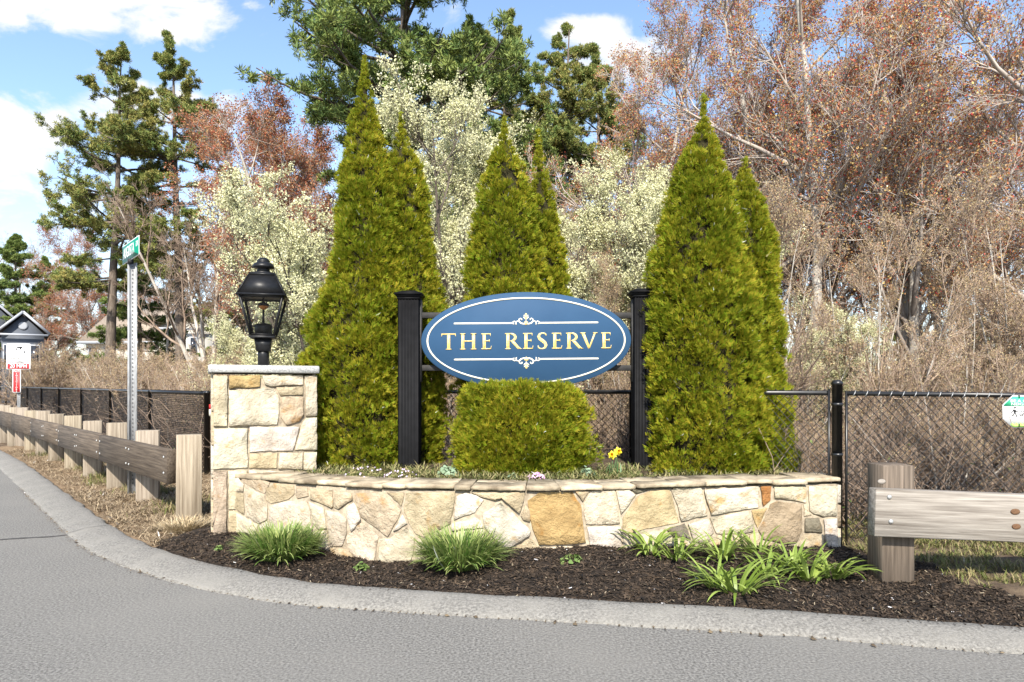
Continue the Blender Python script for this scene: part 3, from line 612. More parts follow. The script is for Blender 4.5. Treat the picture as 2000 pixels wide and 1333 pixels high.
for pc, ptop in ((800.5, 570), (1255.5, 566)):
    x0 = XP(pc, SDp); hw = 20.5 * SDp / F; ztop = ZP(ptop + 11, SDp); zb_ = zs - .15
    prof_ = []                                   # fluted square section
    for a in range(4):
        n_fl = 6; s0 = -hw
        for q_ in range(n_fl):
            w_ = 2 * hw * .86 / n_fl; st = -hw * .86 + q_ * w_
            for (fx, dp) in ((0.08, 0), (.22, .007), (.78, .007), (.92, 0)): prof_.append((a, st + fx * w_, hw - dp))
    pts = []
    for a, s_, d_ in [(a, -hw, hw) for a in ()] + prof_:
        an = a * math.pi / 2; pts.append((s_ * math.cos(an) + d_ * math.sin(an), s_ * math.sin(an) - d_ * math.cos(an)))
    k = len(pts); V = [(x0 + p[0], SDp + p[1], z) for z in (zb_, ztop) for p in pts]
    po = MB().add(V, [(i, (i + 1) % k, k + (i + 1) % k, k + i) for i in range(k)] + [tuple(range(k, 2 * k))]).build('post', M_post, sg)
    cp = MB(); cp.frust((x0, SDp, ztop), -.03, hw + .004, -.012, hw + .006); cp.frust((x0, SDp, ztop), -.012, hw + .008, .012, hw + .022); cp.frust((x0, SDp, ztop), .0121, hw + .03, .028, hw + .03); cp.frust((x0, SDp, ztop), .0281, hw + .028, .058, hw * .55)
    cp.build('post_cap', M_post, po)
BDp = SDp - .035; s_b = BDp / F; roll = R(.45); bcx, bcz = XP(1027.5, BDp), ZP(666, BDp)
for py in (616, 719):
    MB().box(((XP(822, SDp) + XP(1235, SDp)) / 2, SDp + .03, ZP(py, SDp)), ((XP(1235, SDp) - XP(822, SDp)) / 2 - .001, .02, 5.6 * SDp / F), 0, .003).build('cross_rail', M_rail, sg)
for px in (821.8, 1235.2):
    MB().box((XP(px, SDp), SDp + .02, (ZP(586, SDp) + ZP(746, SDp)) / 2), (.010, .05, (ZP(586, SDp) - ZP(746, SDp)) / 2)).build('mounting_bracket', M_rail, sg)
def bp(px, py, off):            # photo point -> point on the board face (rolled), off metres in front
    x, z = (px - 1027.5) * s_b, (666 - py) * s_b
    return (bcx + x * math.cos(roll) - z * math.sin(roll), BDp - off, bcz + x * math.sin(roll) + z * math.cos(roll))
def ell(ax, az, off, n=96): return [bp(1027.5 + ax * math.cos(2 * math.pi * i / n), 666 - az * math.sin(2 * math.pi * i / n), off) for i in range(n)]
n = 96; ER = [ell(204, 94, -.02), ell(204.5, 94.5, .018), ell(202.5, 92.6, .026)]
V = sum(ER, []); Fc = [(l * n + i, l * n + (i + 1) % n, (l + 1) * n + (i + 1) % n, (l + 1) * n + i) for l in range(2) for i in range(n)]
board = MB().add(V, [tuple(range(n - 1, -1, -1)), tuple(range(2 * n, 3 * n))] + Fc[n:]).build('board', M_blue, sg)
MB().add(V, Fc[:n]).build('board_edge', M_edge, board)
FO = .0265
def strip_ring(a0, b0, a1, b1, off):
    V = ell(a0, b0, off) + ell(a1, b1, off) + ell(a0, b0, off - .004) + ell(a1, b1, off - .004)
    return MB().add(V, [(i, (i + 1) % n, n + (i + 1) % n, n + i) for i in range(n)] + [(2 * n + i, 2 * n + (i + 1) % n, (i + 1) % n, i) for i in range(n)] + [(n + i, n + (i + 1) % n, 3 * n + (i + 1) % n, 3 * n + i) for i in range(n)])
strip_ring(193.6, 84.2, 190.4, 81.2, FO + .004).build('border_line', M_cream, board)
def stroke(m, pts, tofn, ridge=.006, base=FO):
    """a raised stroke with a ridge along its middle: pts (x, y, width) in a flat unit space, tofn maps to the board"""
    P = np.array(pts, float); d = unit(np.gradient(P[:, :2], axis=0)); nn = np.stack([-d[:, 1], d[:, 0]], 1); k = len(P)
    V = []
    for q, nv in zip(P, nn): V += [tofn(*(q[:2] + nv * q[2] / 2), base), tofn(q[0], q[1], base + ridge), tofn(*(q[:2] - nv * q[2] / 2), base)]
    Fc = [(3 * i + a, 3 * i + 3 + a, 3 * i + 4 + a, 3 * i + 1 + a) for i in range(k - 1) for a in (0, 1)] + [(0, 1, 2), (3 * k - 3, 3 * k - 1, 3 * k - 2)]
    m.add(V, Fc)
arc = lambda cx, cy, rx, ry, a0, a1, w0, wm, w1, n=12: [(cx + rx * math.cos(R(a0 + (a1 - a0) * t)), cy + ry * math.sin(R(a0 + (a1 - a0) * t)), w0 + (wm - w0) * math.sin(math.pi * t) + (w1 - w0) * t) for t in np.linspace(0, 1, n)]
SF = .055
def ser(x, y, w=.36): return [(x - w / 2, y, .03), (x - w * .3, y, SF), (x + w * .3, y, SF), (x + w / 2, y, .03)]
ST = .18
LET = {
 'T': (.88, [[(.44, .03, ST), (.44, .97, ST)], [(.0, .955, .07), (.88, .955, .07)], [(.045, .985, .07), (.0, .80, .02)], [(.835, .985, .07), (.88, .80, .02)], ser(.44, .03)]),
 'H': (1.06, [[(.2, .03, ST), (.2, .97, ST)], [(.86, .03, ST), (.86, .97, ST)], [(.2, .52, .07), (.86, .52, .07)], ser(.2, .03), ser(.86, .03), ser(.2, .97), ser(.86, .97)]),
 'E': (.60, [[(.18, .03, ST), (.18, .97, ST)], [(.0, .955, .065), (.56, .955, .065)], [(.54, .985, .06), (.57, .80, .02)], [(.18, .53, .065), (.5, .53, .065)], [(.49, .62, .02), (.49, .53, .06), (.49, .44, .02)], [(.0, .04, .065), (.58, .04, .065)], [(.57, .01, .06), (.62, .22, .02)]]),
 'R': (1.0, [[(.18, .03, ST), (.18, .97, ST)], ser(.18, .03), [(.0, .955, .06), (.34, .955, .07)], arc(.32, .73, .32, .23, 92, -92, .06, .16, .05), [(.40, .50, .06), (.54, .40, .17), (.82, .08, .16), (.98, .02, .05), (1.06, .015, .02)]]),
 'S': (.56, [[(.52, .80, .03), (.50, .90, .09), (.42, .965, .07), (.28, .98, .07), (.13, .92, .12), (.06, .78, .17), (.12, .64, .19), (.28, .52, .2), (.44, .39, .19), (.51, .24, .17), (.45, .09, .13), (.3, .02, .07), (.15, .03, .07), (.05, .09, .09), (.02, .22, .03)]]),
 'V': (1.03, [[(.14, .97, ST), (.52, .03, .14)], [(.88, .97, .10), (.52, .03, .09)], ser(.14, .97), ser(.9, .97, .3)])}
for ch, u0 in zip('THERESERVE', (120, 305, 528, 770, 955, 1105, 1250, 1395, 1545, 1755)):
    y1, y0 = 651.3, 683.0; H_ = y0 - y1; xx0 = 840 + u0 / 5.263; tilt = (xx0 - 1027.5) * math.tan(roll) 
    wid, strokes = LET[ch]; m = MB()
    for si, st in enumerate(strokes): stroke(m, st, lambda x, y, o: bp(xx0 + x * H_, y0 - y * H_ + tilt * 0 - .3, o), .007 + .0007 * si)
    m.build('letter', M_gold, board)
for yy in (631.8, 702.0):
    for a, b in ((887, 1004), (1053, 1168)):
        m = MB(); stroke(m, [(a, yy, 2.2), (a + 2, yy, 3.0), (b - 2, yy, 3.0), (b, yy, 2.2)], lambda x, y, o: bp(x, y, o), .004); m.build('rule_line', M_cream, board)
def ornament(flip, y_line):
    k = 11.11; f_ = lambda x, y, o: bp(980.3 + x / k + .0, y_line + (y - 305) / k * flip, o)
    m = MB(); gm = MB()
    for s_ in (1, -1):
        mx = lambda pts: [(525 + s_ * (x - 525), y, w) for x, y, w in pts]
        stroke(m, mx([(530, 320, 24), (580, 325, 30), (640, 305, 34), (678, 265, 30), (672, 222, 26), (640, 205, 24), (612, 222, 24), (622, 245, 16)]), f_, .005)
        stroke(m, mx([(672, 285, 14), (705, 262, 22), (735, 275, 24), (745, 310, 28), (738, 345, 20)]), f_, .0057)
        stroke(m, mx([(735, 280, 18), (780, 268, 26), (812, 288, 26), (808, 318, 24), (780, 330, 16)]), f_, .0064)
        stroke(m, mx([(525, 222, 16), (550, 205, 30), (585, 172, 14)]), f_, .0053); stroke(m, mx([(525, 180, 16), (553, 150, 30), (578, 136, 12)]), f_, .006)
    stroke(gm, [(525, 355, 8), (525, 330, 50), (525, 305, 88), (525, 282, 78), (525, 262, 14)], f_, .010)
    stroke(m, [(525, 262, 14), (525, 225, 20)], f_, .0045); stroke(gm, [(525, 228, 12), (525, 195, 52), (525, 165, 44), (525, 130, 46), (525, 108, 40), (525, 92, 10)], f_, .009)
    o = m.build('ornament_scroll', M_cream, board); gm.build('ornament_flower', M_gold, board)
ornament(1, 631.8); ornament(-1, 702.0)
# ------------------------------------------------------------------ timber guard rails
def wood(name, c1, c2, axis):
    st = {'x': (1.0, 30, 30), 'z': (30, 30, 1.0)}[axis]
    return mat(name, c1, c2, scale=1.6, rough=0.85, bump=0.7, bscale=2.6, stretch=st, detail=10, lo=.30, hi=.68, bdist=.006, objcol=True)
M_wl = wood('rail_weathered_dark', (0.045, 0.034, 0.026), (0.15, 0.118, 0.088), 'x')
M_wp = wood('post_tan', (0.16, 0.125, 0.09), (0.37, 0.315, 0.25), 'z')
M_wr = wood('rail_grey', (0.12, 0.10, 0.082), (0.38, 0.345, 0.305), 'x')
M_wq = wood('post_brown', (0.06, 0.046, 0.034), (0.19, 0.15, 0.115), 'z')
M_bolt = mat('galvanised_bolt', (0.42, 0.42, 0.41), (0.55, 0.55, 0.53), scale=40, rough=.45, metal=.6)
M_knot = mat('knot', (0.10, 0.05, 0.025), (0.17, 0.095, 0.05), scale=60, rough=.8)
def timber(hx, hy, hz, rng, axis='z'):
    """a rough sawn timber in local coordinates, arrised, slightly uneven"""
    m = MB().box((0, 0, 0), (hx, hy, hz), 0, .005); V = np.concatenate(m.V); V = V + rng.normal(0, .0016, V.shape)
    return fast_mesh('timber', V, [np.array(f) for f in m.F.values()])
rng = np.random.default_rng(31)
gl_ = thing('timber_guardrail', 'long weathered timber guard rail with tan posts along the left road', 'guard rail', (*LP0, 0))
ang = math.atan2(LD[1], LD[0])
for k in range(14):
    p = LP0 + LD * 1.52 * k; z0 = GZ(*p) if p[0] > -12.5 else .1; top = .915 + .004 * k + rng.uniform(-.018, .018)
    if k == 0: top = .925
    o = link('post', timber(.122, .10, (top + .2) / 2, rng), M_wp, gl_, tuple(np.array((*p, top / 2 - .1)) - root_loc(gl_)), R(23) + rng.normal(0, .05))
    b_ = rng.uniform(.92, 1.1); o.color = (b_, b_, b_ * rng.uniform(.9, 1.02), 1); o.rotation_euler[0] = rng.normal(0, .008)
nb = 0
for k in range(7):
    a, b = LP0 + LD * (1.52 * 2 * k - (.04 if k == 0 else 0)), LP0 + LD * 1.52 * (2 * k + 2); c_ = (a + b) / 2 + LN * (.135 + .045)
    zc_ = .608 + .008 * k; ln = np.linalg.norm(b - a) / 2 - .004
    o = link('rail', timber(ln, .045, .172, rng), M_wl, gl_, tuple(np.array((*c_, zc_)) - root_loc(gl_)), ang + R(180)); b_ = rng.uniform(.85, 1.25); o.color = (b_, b_, b_, 1)
    for t_ in (-ln + .09, -.06, .07, ln - .09):
        for dz in (-.08, .085):
            mm = MB(); mm.lathe((0, 0, 0), [(.014, 0), (.014, .004), (.008, .009)], 8); me = fast_mesh('bolt', np.concatenate(mm.V) @ np.array(Matrix.Rotation(R(90), 3, 'X')).T, [np.array(f) for f in mm.F.values()])
            q = c_ + LD * t_ + LN * .046
            if k < 3: link('bolt', me, M_bolt, gl_, tuple(np.array((*q, zc_ + dz + rng.normal(0, .008))) - root_loc(gl_)), math.atan2(LN[1], LN[0]) + R(90))
# right rail
gr_ = thing('timber_guardrail', 'pale grey timber guard rail on a brown post at the right edge', 'guard rail', (XP(1735, 4.85), 4.85, 0))
pw = .112; px0 = XP(1739, 4.86)
o = link('post', timber(pw, .105, .52, rng), M_wq, gr_, tuple(np.array((px0, 4.86, ZP(910, 4.75) - .52)) - root_loc(gr_))); o.color = (1.1, 1.1, 1.1, 1)
RB = 4.86 - .105 - .048; xa = XP(1709, RB - .045); zl = (ZP(955, RB - .045) + ZP(1049, RB - .045)) / 2; hz_ = (ZP(955, RB - .045) - ZP(1049, RB - .045)) / 2
o = link('rail', timber(2.3, .045, hz_, rng), M_wr, gr_, tuple(np.array((xa + 2.3 * math.cos(R(2.3)), RB, zl - 2.3 * math.sin(R(2.3)))) - root_loc(gr_))); o.rotation_euler[1] = R(2.3); o.color = (1.05, 1.05, 1.03, 1)
o2 = link('post', timber(pw, .105, .52, rng), M_wq, gr_, tuple(np.array((px0 + 3.0, 4.86, ZP(910, 4.75) - .62)) - root_loc(gr_)))
def on_rail(px, py): return np.array((*W(px, py, RB - .0465),))
for px, py in ((1737, 971), (1740, 1019)):
    mm = MB().lathe((0, 0, 0), [(.016, 0), (.016, .004), (.009, .009)], 10); V = np.concatenate(mm.V) @ np.array(Matrix.Rotation(R(90), 3, 'X')).T
    link('bolt', fast_mesh('bolt', V, [np.array(f) for f in mm.F.values()]), M_bolt, gr_, tuple(on_rail(px, py) - root_loc(gr_)))
for px, py, s in ((1983, 1000, .034), (1985, 1029, .032), (1722, 941, .03)):
    mm = MB().lathe((0, 0, 0), [(s, 0), (s * .8, .003), (s * .35, .0035)], 14); V = np.concatenate(mm.V) @ np.array(Matrix.Rotation(R(90), 3, 'X')).T; V[:, 2] *= .62
    pos = on_rail(px, py) if px > 1800 else np.array((*W(px, py, 4.753),))
    link('knot', fast_mesh('knot', V, [np.array(f) for f in mm.F.values()]), M_knot if px > 1800 else M_wr, gr_, tuple(pos - root_loc(gr_)))

# ------------------------------------------------------------------ chain link fences
M_vinyl = mat('black_vinyl', (0.011, 0.011, 0.012), (0.02, 0.02, 0.02), scale=20, rough=.33, spec=.5)
def chain(a, b, z0, z1, ztop_b=None, pitch=.075, r=.0026, parent=None):
    """diamond wires from a to b in plan; heights z0..z1 (z1 may change to ztop_b at b)"""
    a, b = np.array(a, float), np.array(b, float); Ln = np.linalg.norm(b - a); H_ = z1 - z0
    segs = []
    for sgn in (1, -1):
        for s in np.arange(-H_, Ln + H_, pitch):
            x0, x1 = (s, s + H_) if sgn > 0 else (s + H_, s)
            t0, t1 = 0.0, 1.0
            dx = x1 - x0
            lo, hi = sorted(((0 - x0) / dx, (Ln - x0) / dx)); t0, t1 = max(t0, lo), min(t1, hi)
            if t1 - t0 > .02: segs.append(((x0 + dx * t0, t0, sgn), (x0 + dx * t1, t1, sgn)))
    d = (b - a) / Ln; nn = np.array((-d[1], d[0])); zt_ = ztop_b if ztop_b is not None else z1
    P = np.array([[(*(a + d * p[0] + nn * .002 * p[2]), z0 + p[1] * H_ + (zt_ - z1) * p[0] / Ln) for p in s] for s in segs])
    V, Fs = tubes(P, np.full(P.shape[:2], r), 3)
    o = link('chain_link', fast_mesh('chain_link', V - root_loc(parent), Fs), M_vinyl, parent); o['kind'] = 'stuff'; return o
def pole(x, y, z0, z1, r, parent, name='fence_post', cap=True):
    pr = [(r, z0), (r, z1)] + ([(r * 1.12, z1), (r * 1.12, z1 + r * .5), (r * .6, z1 + r * 1.0)] if cap else [])
    return MB().lathe((x, y, 0), pr, 12).build(name, M_vinyl, parent, False)
f1 = thing('chain_link_fence', 'black chain link fence running back along the left verge behind the timber rail', 'fence', (-4.6, 10.3, 0))
FP = [np.array((-4.6, 10.3)) + LD * 3.05 * k for k in range(10)]
for k, p in enumerate(FP): pole(*p, -.2, 1.33 + .018 * k, .038 if k else .045, f1)
m = MB(); m.tube([(*p, 1.335 + .018 * k) for k, p in enumerate(FP)], .026, 8); m.build('top_rail', M_vinyl, f1)
for k in range(7): chain(FP[k], FP[k + 1], .10, 1.37 + .018 * k, 1.37 + .018 * (k + 1), .062 if k < 3 else .09, .0040, f1)
f2 = thing('chain_link_fence', 'black chain link fence passing behind the clipped evergreens and the blue sign', 'fence', (-4.5, 10.25, 0))
g2 = [np.array((-4.52, 10.26)), np.array((-2.4, 9.0)), np.array((-.5, 8.2)), np.array((1.32, 7.5)), np.array((XP(1619, 5.92), 5.92))]
for p in g2[1:4]: pole(*p, -.1, 1.36, .032, f2)
m = MB(); m.tube([(*p, 1.365) for p in g2], .022, 8); m.build('top_rail', M_vinyl, f2)
for a, b in zip(g2[:-1], g2[1:]): chain(a, b, .12, 1.40, None, .075, .0032, f2)
GPX = XP(1635, 5.84); f3 = thing('chain_link_fence', 'black chain link fence with stout gate post beside the wall at right', 'fence', (GPX, 5.84, 0))
gp = pole(GPX, 5.84, -.2, ZP(752, 5.84), .042, f3, 'gate_post')
for zz in (ZP(790, 5.84), ZP(888, 5.84)): MB().lathe((GPX, 5.84, zz), [(.047, -.012), (.047, .012)], 14).build('band', M_vinyl, gp)
for px, top in ((1619, 760), (1653, 764)): pole(XP(px, 5.9), 5.9, .0, ZP(top, 5.9), .011, f3, 'tension_bar', False)
rx_ = XP(1653, 5.9); zr0 = ZP(768.5, 5.9); zr1 = zr0 - (5.6 - rx_) * .017
m = MB(); m.tube([(rx_, 5.9, zr0), (6.8, 5.9, zr1)], .021, 10); m.build('top_rail', M_vinyl, f3)
chain((rx_, 5.9), (6.8, 5.9), .08, zr0 + .03, zr1 + .03, .075, .0032, f3); pole(6.3, 5.95, -.2, zr1, .032, f3)
m = MB()
for x in np.arange(rx_ + .06, 6.7, .105): m.tube([(x - .012, 5.878, zr0 - (x - rx_) * .017 - .022), (x, 5.874, zr0 - (x - rx_) * .017), (x + .012, 5.882, zr0 - (x - rx_) * .017 + .024)], .0035, 4)
w_ = m.build('tie_wires', M_bolt, f3); w_['kind'] = 'stuff'
# small tag hanging at the corner post
tg_ = thing('warning_tag', 'small red and white tag on the fence post left of the pier', 'tag', tuple(W(411, 801, 10.2)))
MB().box(W(411.5, 795, 10.2), (.024, .003, .036)).build('red_panel', mat('tag_red', (.45, .03, .03)), tg_); MB().box(W(411.5, 806.5, 10.2), (.024, .003, .05)).build('white_panel', M_cream, tg_)

# ------------------------------------------------------------------ signs with lettering
M_white = mat('sign_white', (0.82, 0.82, 0.81), (0.86, 0.86, 0.85), scale=5, rough=.5)
M_red = mat('sign_red', (0.62, 0.035, 0.04), (0.66, 0.05, 0.05), scale=5, rough=.5)
M_green = mat('sign_green', (0.0, 0.19, 0.115), (0.0, 0.22, 0.135), scale=4, rough=.45)
M_lgreen = mat('sign_light_green', (0.05, 0.42, 0.22), (0.06, 0.46, 0.25), scale=4, rough=.5)
M_ink = mat('sign_ink', (0.02, 0.02, 0.022), rough=.6)
M_grassp = mat('print_grass', (0.25, 0.52, 0.08), (0.4, 0.62, 0.16), scale=80, rough=.6)
M_galv = mat('galvanised_steel', (0.24, 0.245, 0.25), (0.38, 0.385, 0.39), scale=9, stretch=(6, 6, 1), rough=.5, metal=.25, bump=.1)
def frame_on(o, xd):
    """matrix of a sign face: origin o, reading direction xd (plan), up = z"""
    x = Vector((xd[0], xd[1], 0)).normalized(); n_ = Vector((x.y, -x.x, 0)); return Matrix(((x.x, 0, n_.x, o[0]), (x.y, 0, n_.y, o[1]), (0, 1, 0, o[2]), (0, 0, 0, 1)))
def text(body, size, Mx, u, v, off, m, parent, sx=1.0, width=None):
    c = bpy.data.curves.new('txt', 'FONT'); c.body = body; c.size = size; c.align_x = 'CENTER'; c.align_y = 'CENTER'; c.extrude = .0008; c.resolution_u = 3
    o = bpy.data.objects.new('txt', c); COL.objects.link(o); bpy.context.view_layer.update()
    me = bpy.data.meshes.new_from_object(o.evaluated_get(bpy.context.evaluated_depsgraph_get())); bpy.data.objects.remove(o)
    k = len(me.vertices); V = np.empty(k * 3, np.float32); me.vertices.foreach_get('co', V); V = V.reshape(-1, 3)
    if width: sx = width / max(1e-4, np.ptp(V[:, 0]))
    V[:, 0] *= sx; V = V + np.array((u, v, off)); Mn = np.array(Mx); V = V @ Mn[:3, :3].T + Mn[:3, 3] - root_loc(parent)
    me.vertices.foreach_set('co', V.astype(np.float32).ravel()); me.update()
    return link('lettering', me, m, parent)
def plate(pts, Mx, off, th, m, parent, name):
    """flat plate with the outline pts (u, v) on the sign face"""
    k = len(pts); Mn = np.array(Mx); V = np.array([(u_, v_, off) for u_, v_ in pts] + [(u_, v_, off - th) for u_, v_ in pts]) @ Mn[:3, :3].T + Mn[:3, 3]
    return MB().add(V, [tuple(range(k)), tuple(range(2 * k - 1, k - 1, -1))] + [(i, k + i, k + (i + 1) % k, (i + 1) % k) for i in range(k)]).build(name, m, parent)
def rrect(w, h, r, cu=0, cv=0, n=4):
    out = []
    for cx, cy, a0 in ((w / 2 - r, h / 2 - r, 0), (-w / 2 + r, h / 2 - r, 90), (-w / 2 + r, -h / 2 + r, 180), (w / 2 - r, -h / 2 + r, 270)):
        for i in range(n + 1): a = R(a0 + 90 * i / n); out.append((cu + cx + r * math.cos(a), cv + cy + r * math.sin(a)))
    return out
def uchannel(x, y, z0, z1, w, rz, parent):
    sec = [(-w, 0), (-w * .62, 0), (-w * .5, w * .55), (w * .5, w * .55), (w * .62, 0), (w, 0), (w, w * .12), (w * .7, w * .12), (w * .58, w * .7), (-w * .58, w * .7), (-w * .7, w * .12), (-w, w * .12)]
    k = len(sec); cs, sn = math.cos(rz), math.sin(rz); V = [(x + p * cs - q * sn, y + p * sn + q * cs, z) for z in (z0, z1) for p, q in sec]
    po = MB().add(V, [(i, (i + 1) % k, k + (i + 1) % k, k + i) for i in range(k)] + [tuple(range(k - 1, -1, -1)), tuple(range(k, 2 * k))]).build('post', M_galv, parent)
    m = MB()
    for z in np.arange(z0 + .1, z1 - .03, .0508):
        cx, cy = x - (w * .55 - .004) * sn, y + (w * .55 - .004) * cs; ring_ = [(cx + .009 * math.cos(a) * cs, cy + .009 * math.cos(a) * sn, z + .012 * math.sin(a)) for a in np.linspace(0, 6.283, 7)[:-1]]; m.add(ring_, [tuple(range(6))])
    h = m.build('bolt_holes', mat('hole_shadow', (.10, .10, .105)), po); h['kind'] = 'stuff'
# street name sign
sx_, sy_ = XP(258.5, 8.62), 8.62
ss = thing('street_sign', 'green street name sign on a tall galvanised post behind the left rail', 'street sign', (sx_, sy_, 0))
uchannel(sx_, sy_, -.2, ZP(513, sy_), .054, R(22), ss)
an_, af_ = np.array((XP(271.5, 8.25), 8.25)), np.array((XP(239.5, 8.95), 8.95)); mid = (an_ + af_) / 2; dd = unit(an_ - af_); Lb = np.linalg.norm(an_ - af_)
zb_c = (ZP(490, 8.6)); Mx = frame_on((mid[0], mid[1], zb_c), dd)
plate(rrect(Lb, .238, .012), Mx, .0, .004, M_white, ss, 'blade_border'); bl = plate(rrect(Lb - .02, .218, .01), Mx, .003, .0025, M_green, ss, 'blade')
text('AUGUSTA', .2, Mx, -.085, .0, .0045, M_white, bl, width=Lb * .66); text('DR', .1, Mx, Lb * .40, .03, .0045, M_white, bl, width=Lb * .115)
MB().box((mid[0], mid[1], zb_c - .135), (.018, .03, .03), math.atan2(dd[1], dd[0])).build('blade_bracket', M_ink, ss)
# surveillance and speed sign
vd = 18.4; vx, vz = XP(37, vd), ZP(697, vd); vs = thing('speed_sign', 'white and red sign reading 20 MPH above a red NO SOLICITORS plate', 'road sign', (XP(35, vd), vd, 0))
uchannel(XP(35, vd), vd + .03, -.2, ZP(675, vd), .045, 0, vs)
Mx = frame_on((vx, vd - .02, vz), (1, .06)); wv, hv = 45 * vd / F, 50 * vd / F
pl_ = plate(rrect(wv, hv, .02), Mx, 0, .004, M_white, vs, 'panel')
plate(rrect(wv * .9, hv * .2, .008, 0, -hv * .375), Mx, .003, .0025, M_red, pl_, 'red_band'); text('20 MPH', .15, Mx, 0, -hv * .375, .005, M_white, pl_, width=wv * .7)
for s_, v_, w_ in (('The Reserve', .06, .76), ('Has Video', -.075, .6), ('Surveillance', -.205, .76)): text(s_, .082, Mx, 0, hv * v_, .003, M_ink, pl_, width=wv * w_)
cu = lambda pts: [(wv * (a - .5), hv * (.5 - b)) for a, b in pts]
plate(cu([(.33, .17), (.55, .10), (.70, .12), (.58, .24), (.52, .25), (.58, .17), (.40, .19)][::-1]), Mx, .003, .002, M_ink, pl_, 'camera_symbol'); plate(cu([(.52, .30), (.74, .30), (.74, .27), (.78, .27), (.78, .37), (.74, .37), (.74, .34), (.52, .34)][::-1]), Mx, .003, .002, M_ink, pl_, 'bracket_symbol')
plate(cu([(.36, .215), (.45, .205), (.46, .25), (.38, .26)][::-1]), Mx, .003, .002, M_ink, pl_, 'lens_symbol')
Mx = frame_on((XP(33.5, vd), vd - .02, ZP(744.5, vd)), (1, .06)); w2, h2 = 15.5 * vd / F, 46 * vd / F
p2 = plate(rrect(w2, h2, .025), Mx, 0, .004, M_white, vs, 'lower_plate'); plate(rrect(w2 * .82, h2 * .94, .02), Mx, .003, .0025, M_red, p2, 'red_panel')
text('NO', .07, Mx, 0, h2 * .41, .005, M_white, p2, width=w2 * .66)
for q, ch in enumerate('SOLICITORS'): text(ch, .058, Mx, 0, h2 * (.31 - .084 * q), .005, M_white, p2)
# octagonal neighbour sign on the right fence
od = 5.862; oc = W(2001, 804.5, od); og = thing('fence_sign', 'white octagonal sign with green band asking neighbours to clean up after dogs', 'notice sign', tuple(oc))
Mx = frame_on(oc, (1, 0)); k = od / F; hw_, hh_ = 42.5 * k, 31.5 * k; c1_, c2_ = 19 * k, 18 * k
oct_ = [(hw_, -hh_ + c2_), (hw_, hh_ - c2_), (hw_ - c1_, hh_), (-hw_ + c1_, hh_), (-hw_, hh_ - c2_), (-hw_, -hh_ + c2_), (-hw_ + c1_, -hh_), (hw_ - c1_, -hh_)]
op = plate(oct_, Mx, 0, .004, M_white, og, 'panel')
i1 = 1.4 * k; gy_ = hh_ - 20.5 * k; xg = hw_ - i1 - .0
plate([(xg, gy_), (xg, hh_ - c2_ - i1 * .2), (hw_ - c1_, hh_ - i1), (-hw_ + c1_, hh_ - i1), (-xg, hh_ - c2_ - i1 * .2), (-xg, gy_)], Mx, .003, .0025, M_lgreen, op, 'green_band')
text('BE A GOOD', 7.6 * k, Mx, 0, hh_ - 10.8 * k, .005, M_white, op, width=56 * k); text('NEIGHBOR', 7.2 * k, Mx, 0, hh_ - 17.0 * k, .005, M_white, op, width=54 * k)
for s_, v_, w_, u_ in (('PLEASE', 7.0, 17, 9), ('CLEAN UP AFTER', .8, 45, 8), ('YOUR DOG', -4.8, 26, 9)): text(s_, 5.0 * k, Mx, u_ * k, v_ * k, .003, M_ink, op, width=w_ * k)
def sym(pts, nm, m_=M_ink): plate([((a - 1101) / 12.12 * k, (660 - b) / 12.12 * k) for a, b in pts], Mx, .003, .002, m_, op, nm)
def limb(a, b, w0, w1, nm):
    a, b = np.array(a, float), np.array(b, float); d = unit(b - a); n_ = np.array((-d[1], d[0])); sym([tuple(a + n_ * w0), tuple(a - n_ * w0), tuple(b - n_ * w1), tuple(b + n_ * w1)], nm)
sym([(872 + 24 * math.cos(a), 565 - 24 * math.sin(a)) for a in np.linspace(0, 6.283, 13)[:-1]], 'walker_head')
sym([(828, 602), (848, 680), (885, 690), (888, 610)], 'walker_torso')
for a, b in (((836, 610), (818, 650)), ((818, 650), (775, 682)), ((884, 625), (890, 655)), ((888, 655), (925, 662)), ((856, 688), (838, 735)), ((838, 735), (792, 766)), ((875, 685), (900, 735)), ((900, 735), (916, 782))): limb(a, b, 11, 8, 'walker_limb')
sym([(985, 728), (988, 748), (1055, 746), (1060, 722), (1085, 708), (1062, 690), (1050, 724)], 'dog_body')
for x in (990, 1050): limb((x, 742), (x + 4, 768), 6, 4, 'dog_leg')
limb((990, 732), (968, 712), 5, 3, 'dog_tail')
plate([(-hw_ + c1_ * .75, -hh_ + 6 * k), (-hw_ + c1_ + i1, -hh_ + i1), (hw_ - c1_ - i1, -hh_ + i1), (hw_ - c1_ * .75, -hh_ + 6 * k)] + [((24 - 4 * q) * k, -hh_ + ((10, 6.5)[q % 2]) * k) for q in range(13)], Mx, .003, .002, M_grassp, op, 'printed_grass')
for py in (775, 831): MB().box(W(1990.5, py, od - .006), (.004, .004, .012)).build('cable_tie', M_ink, og)

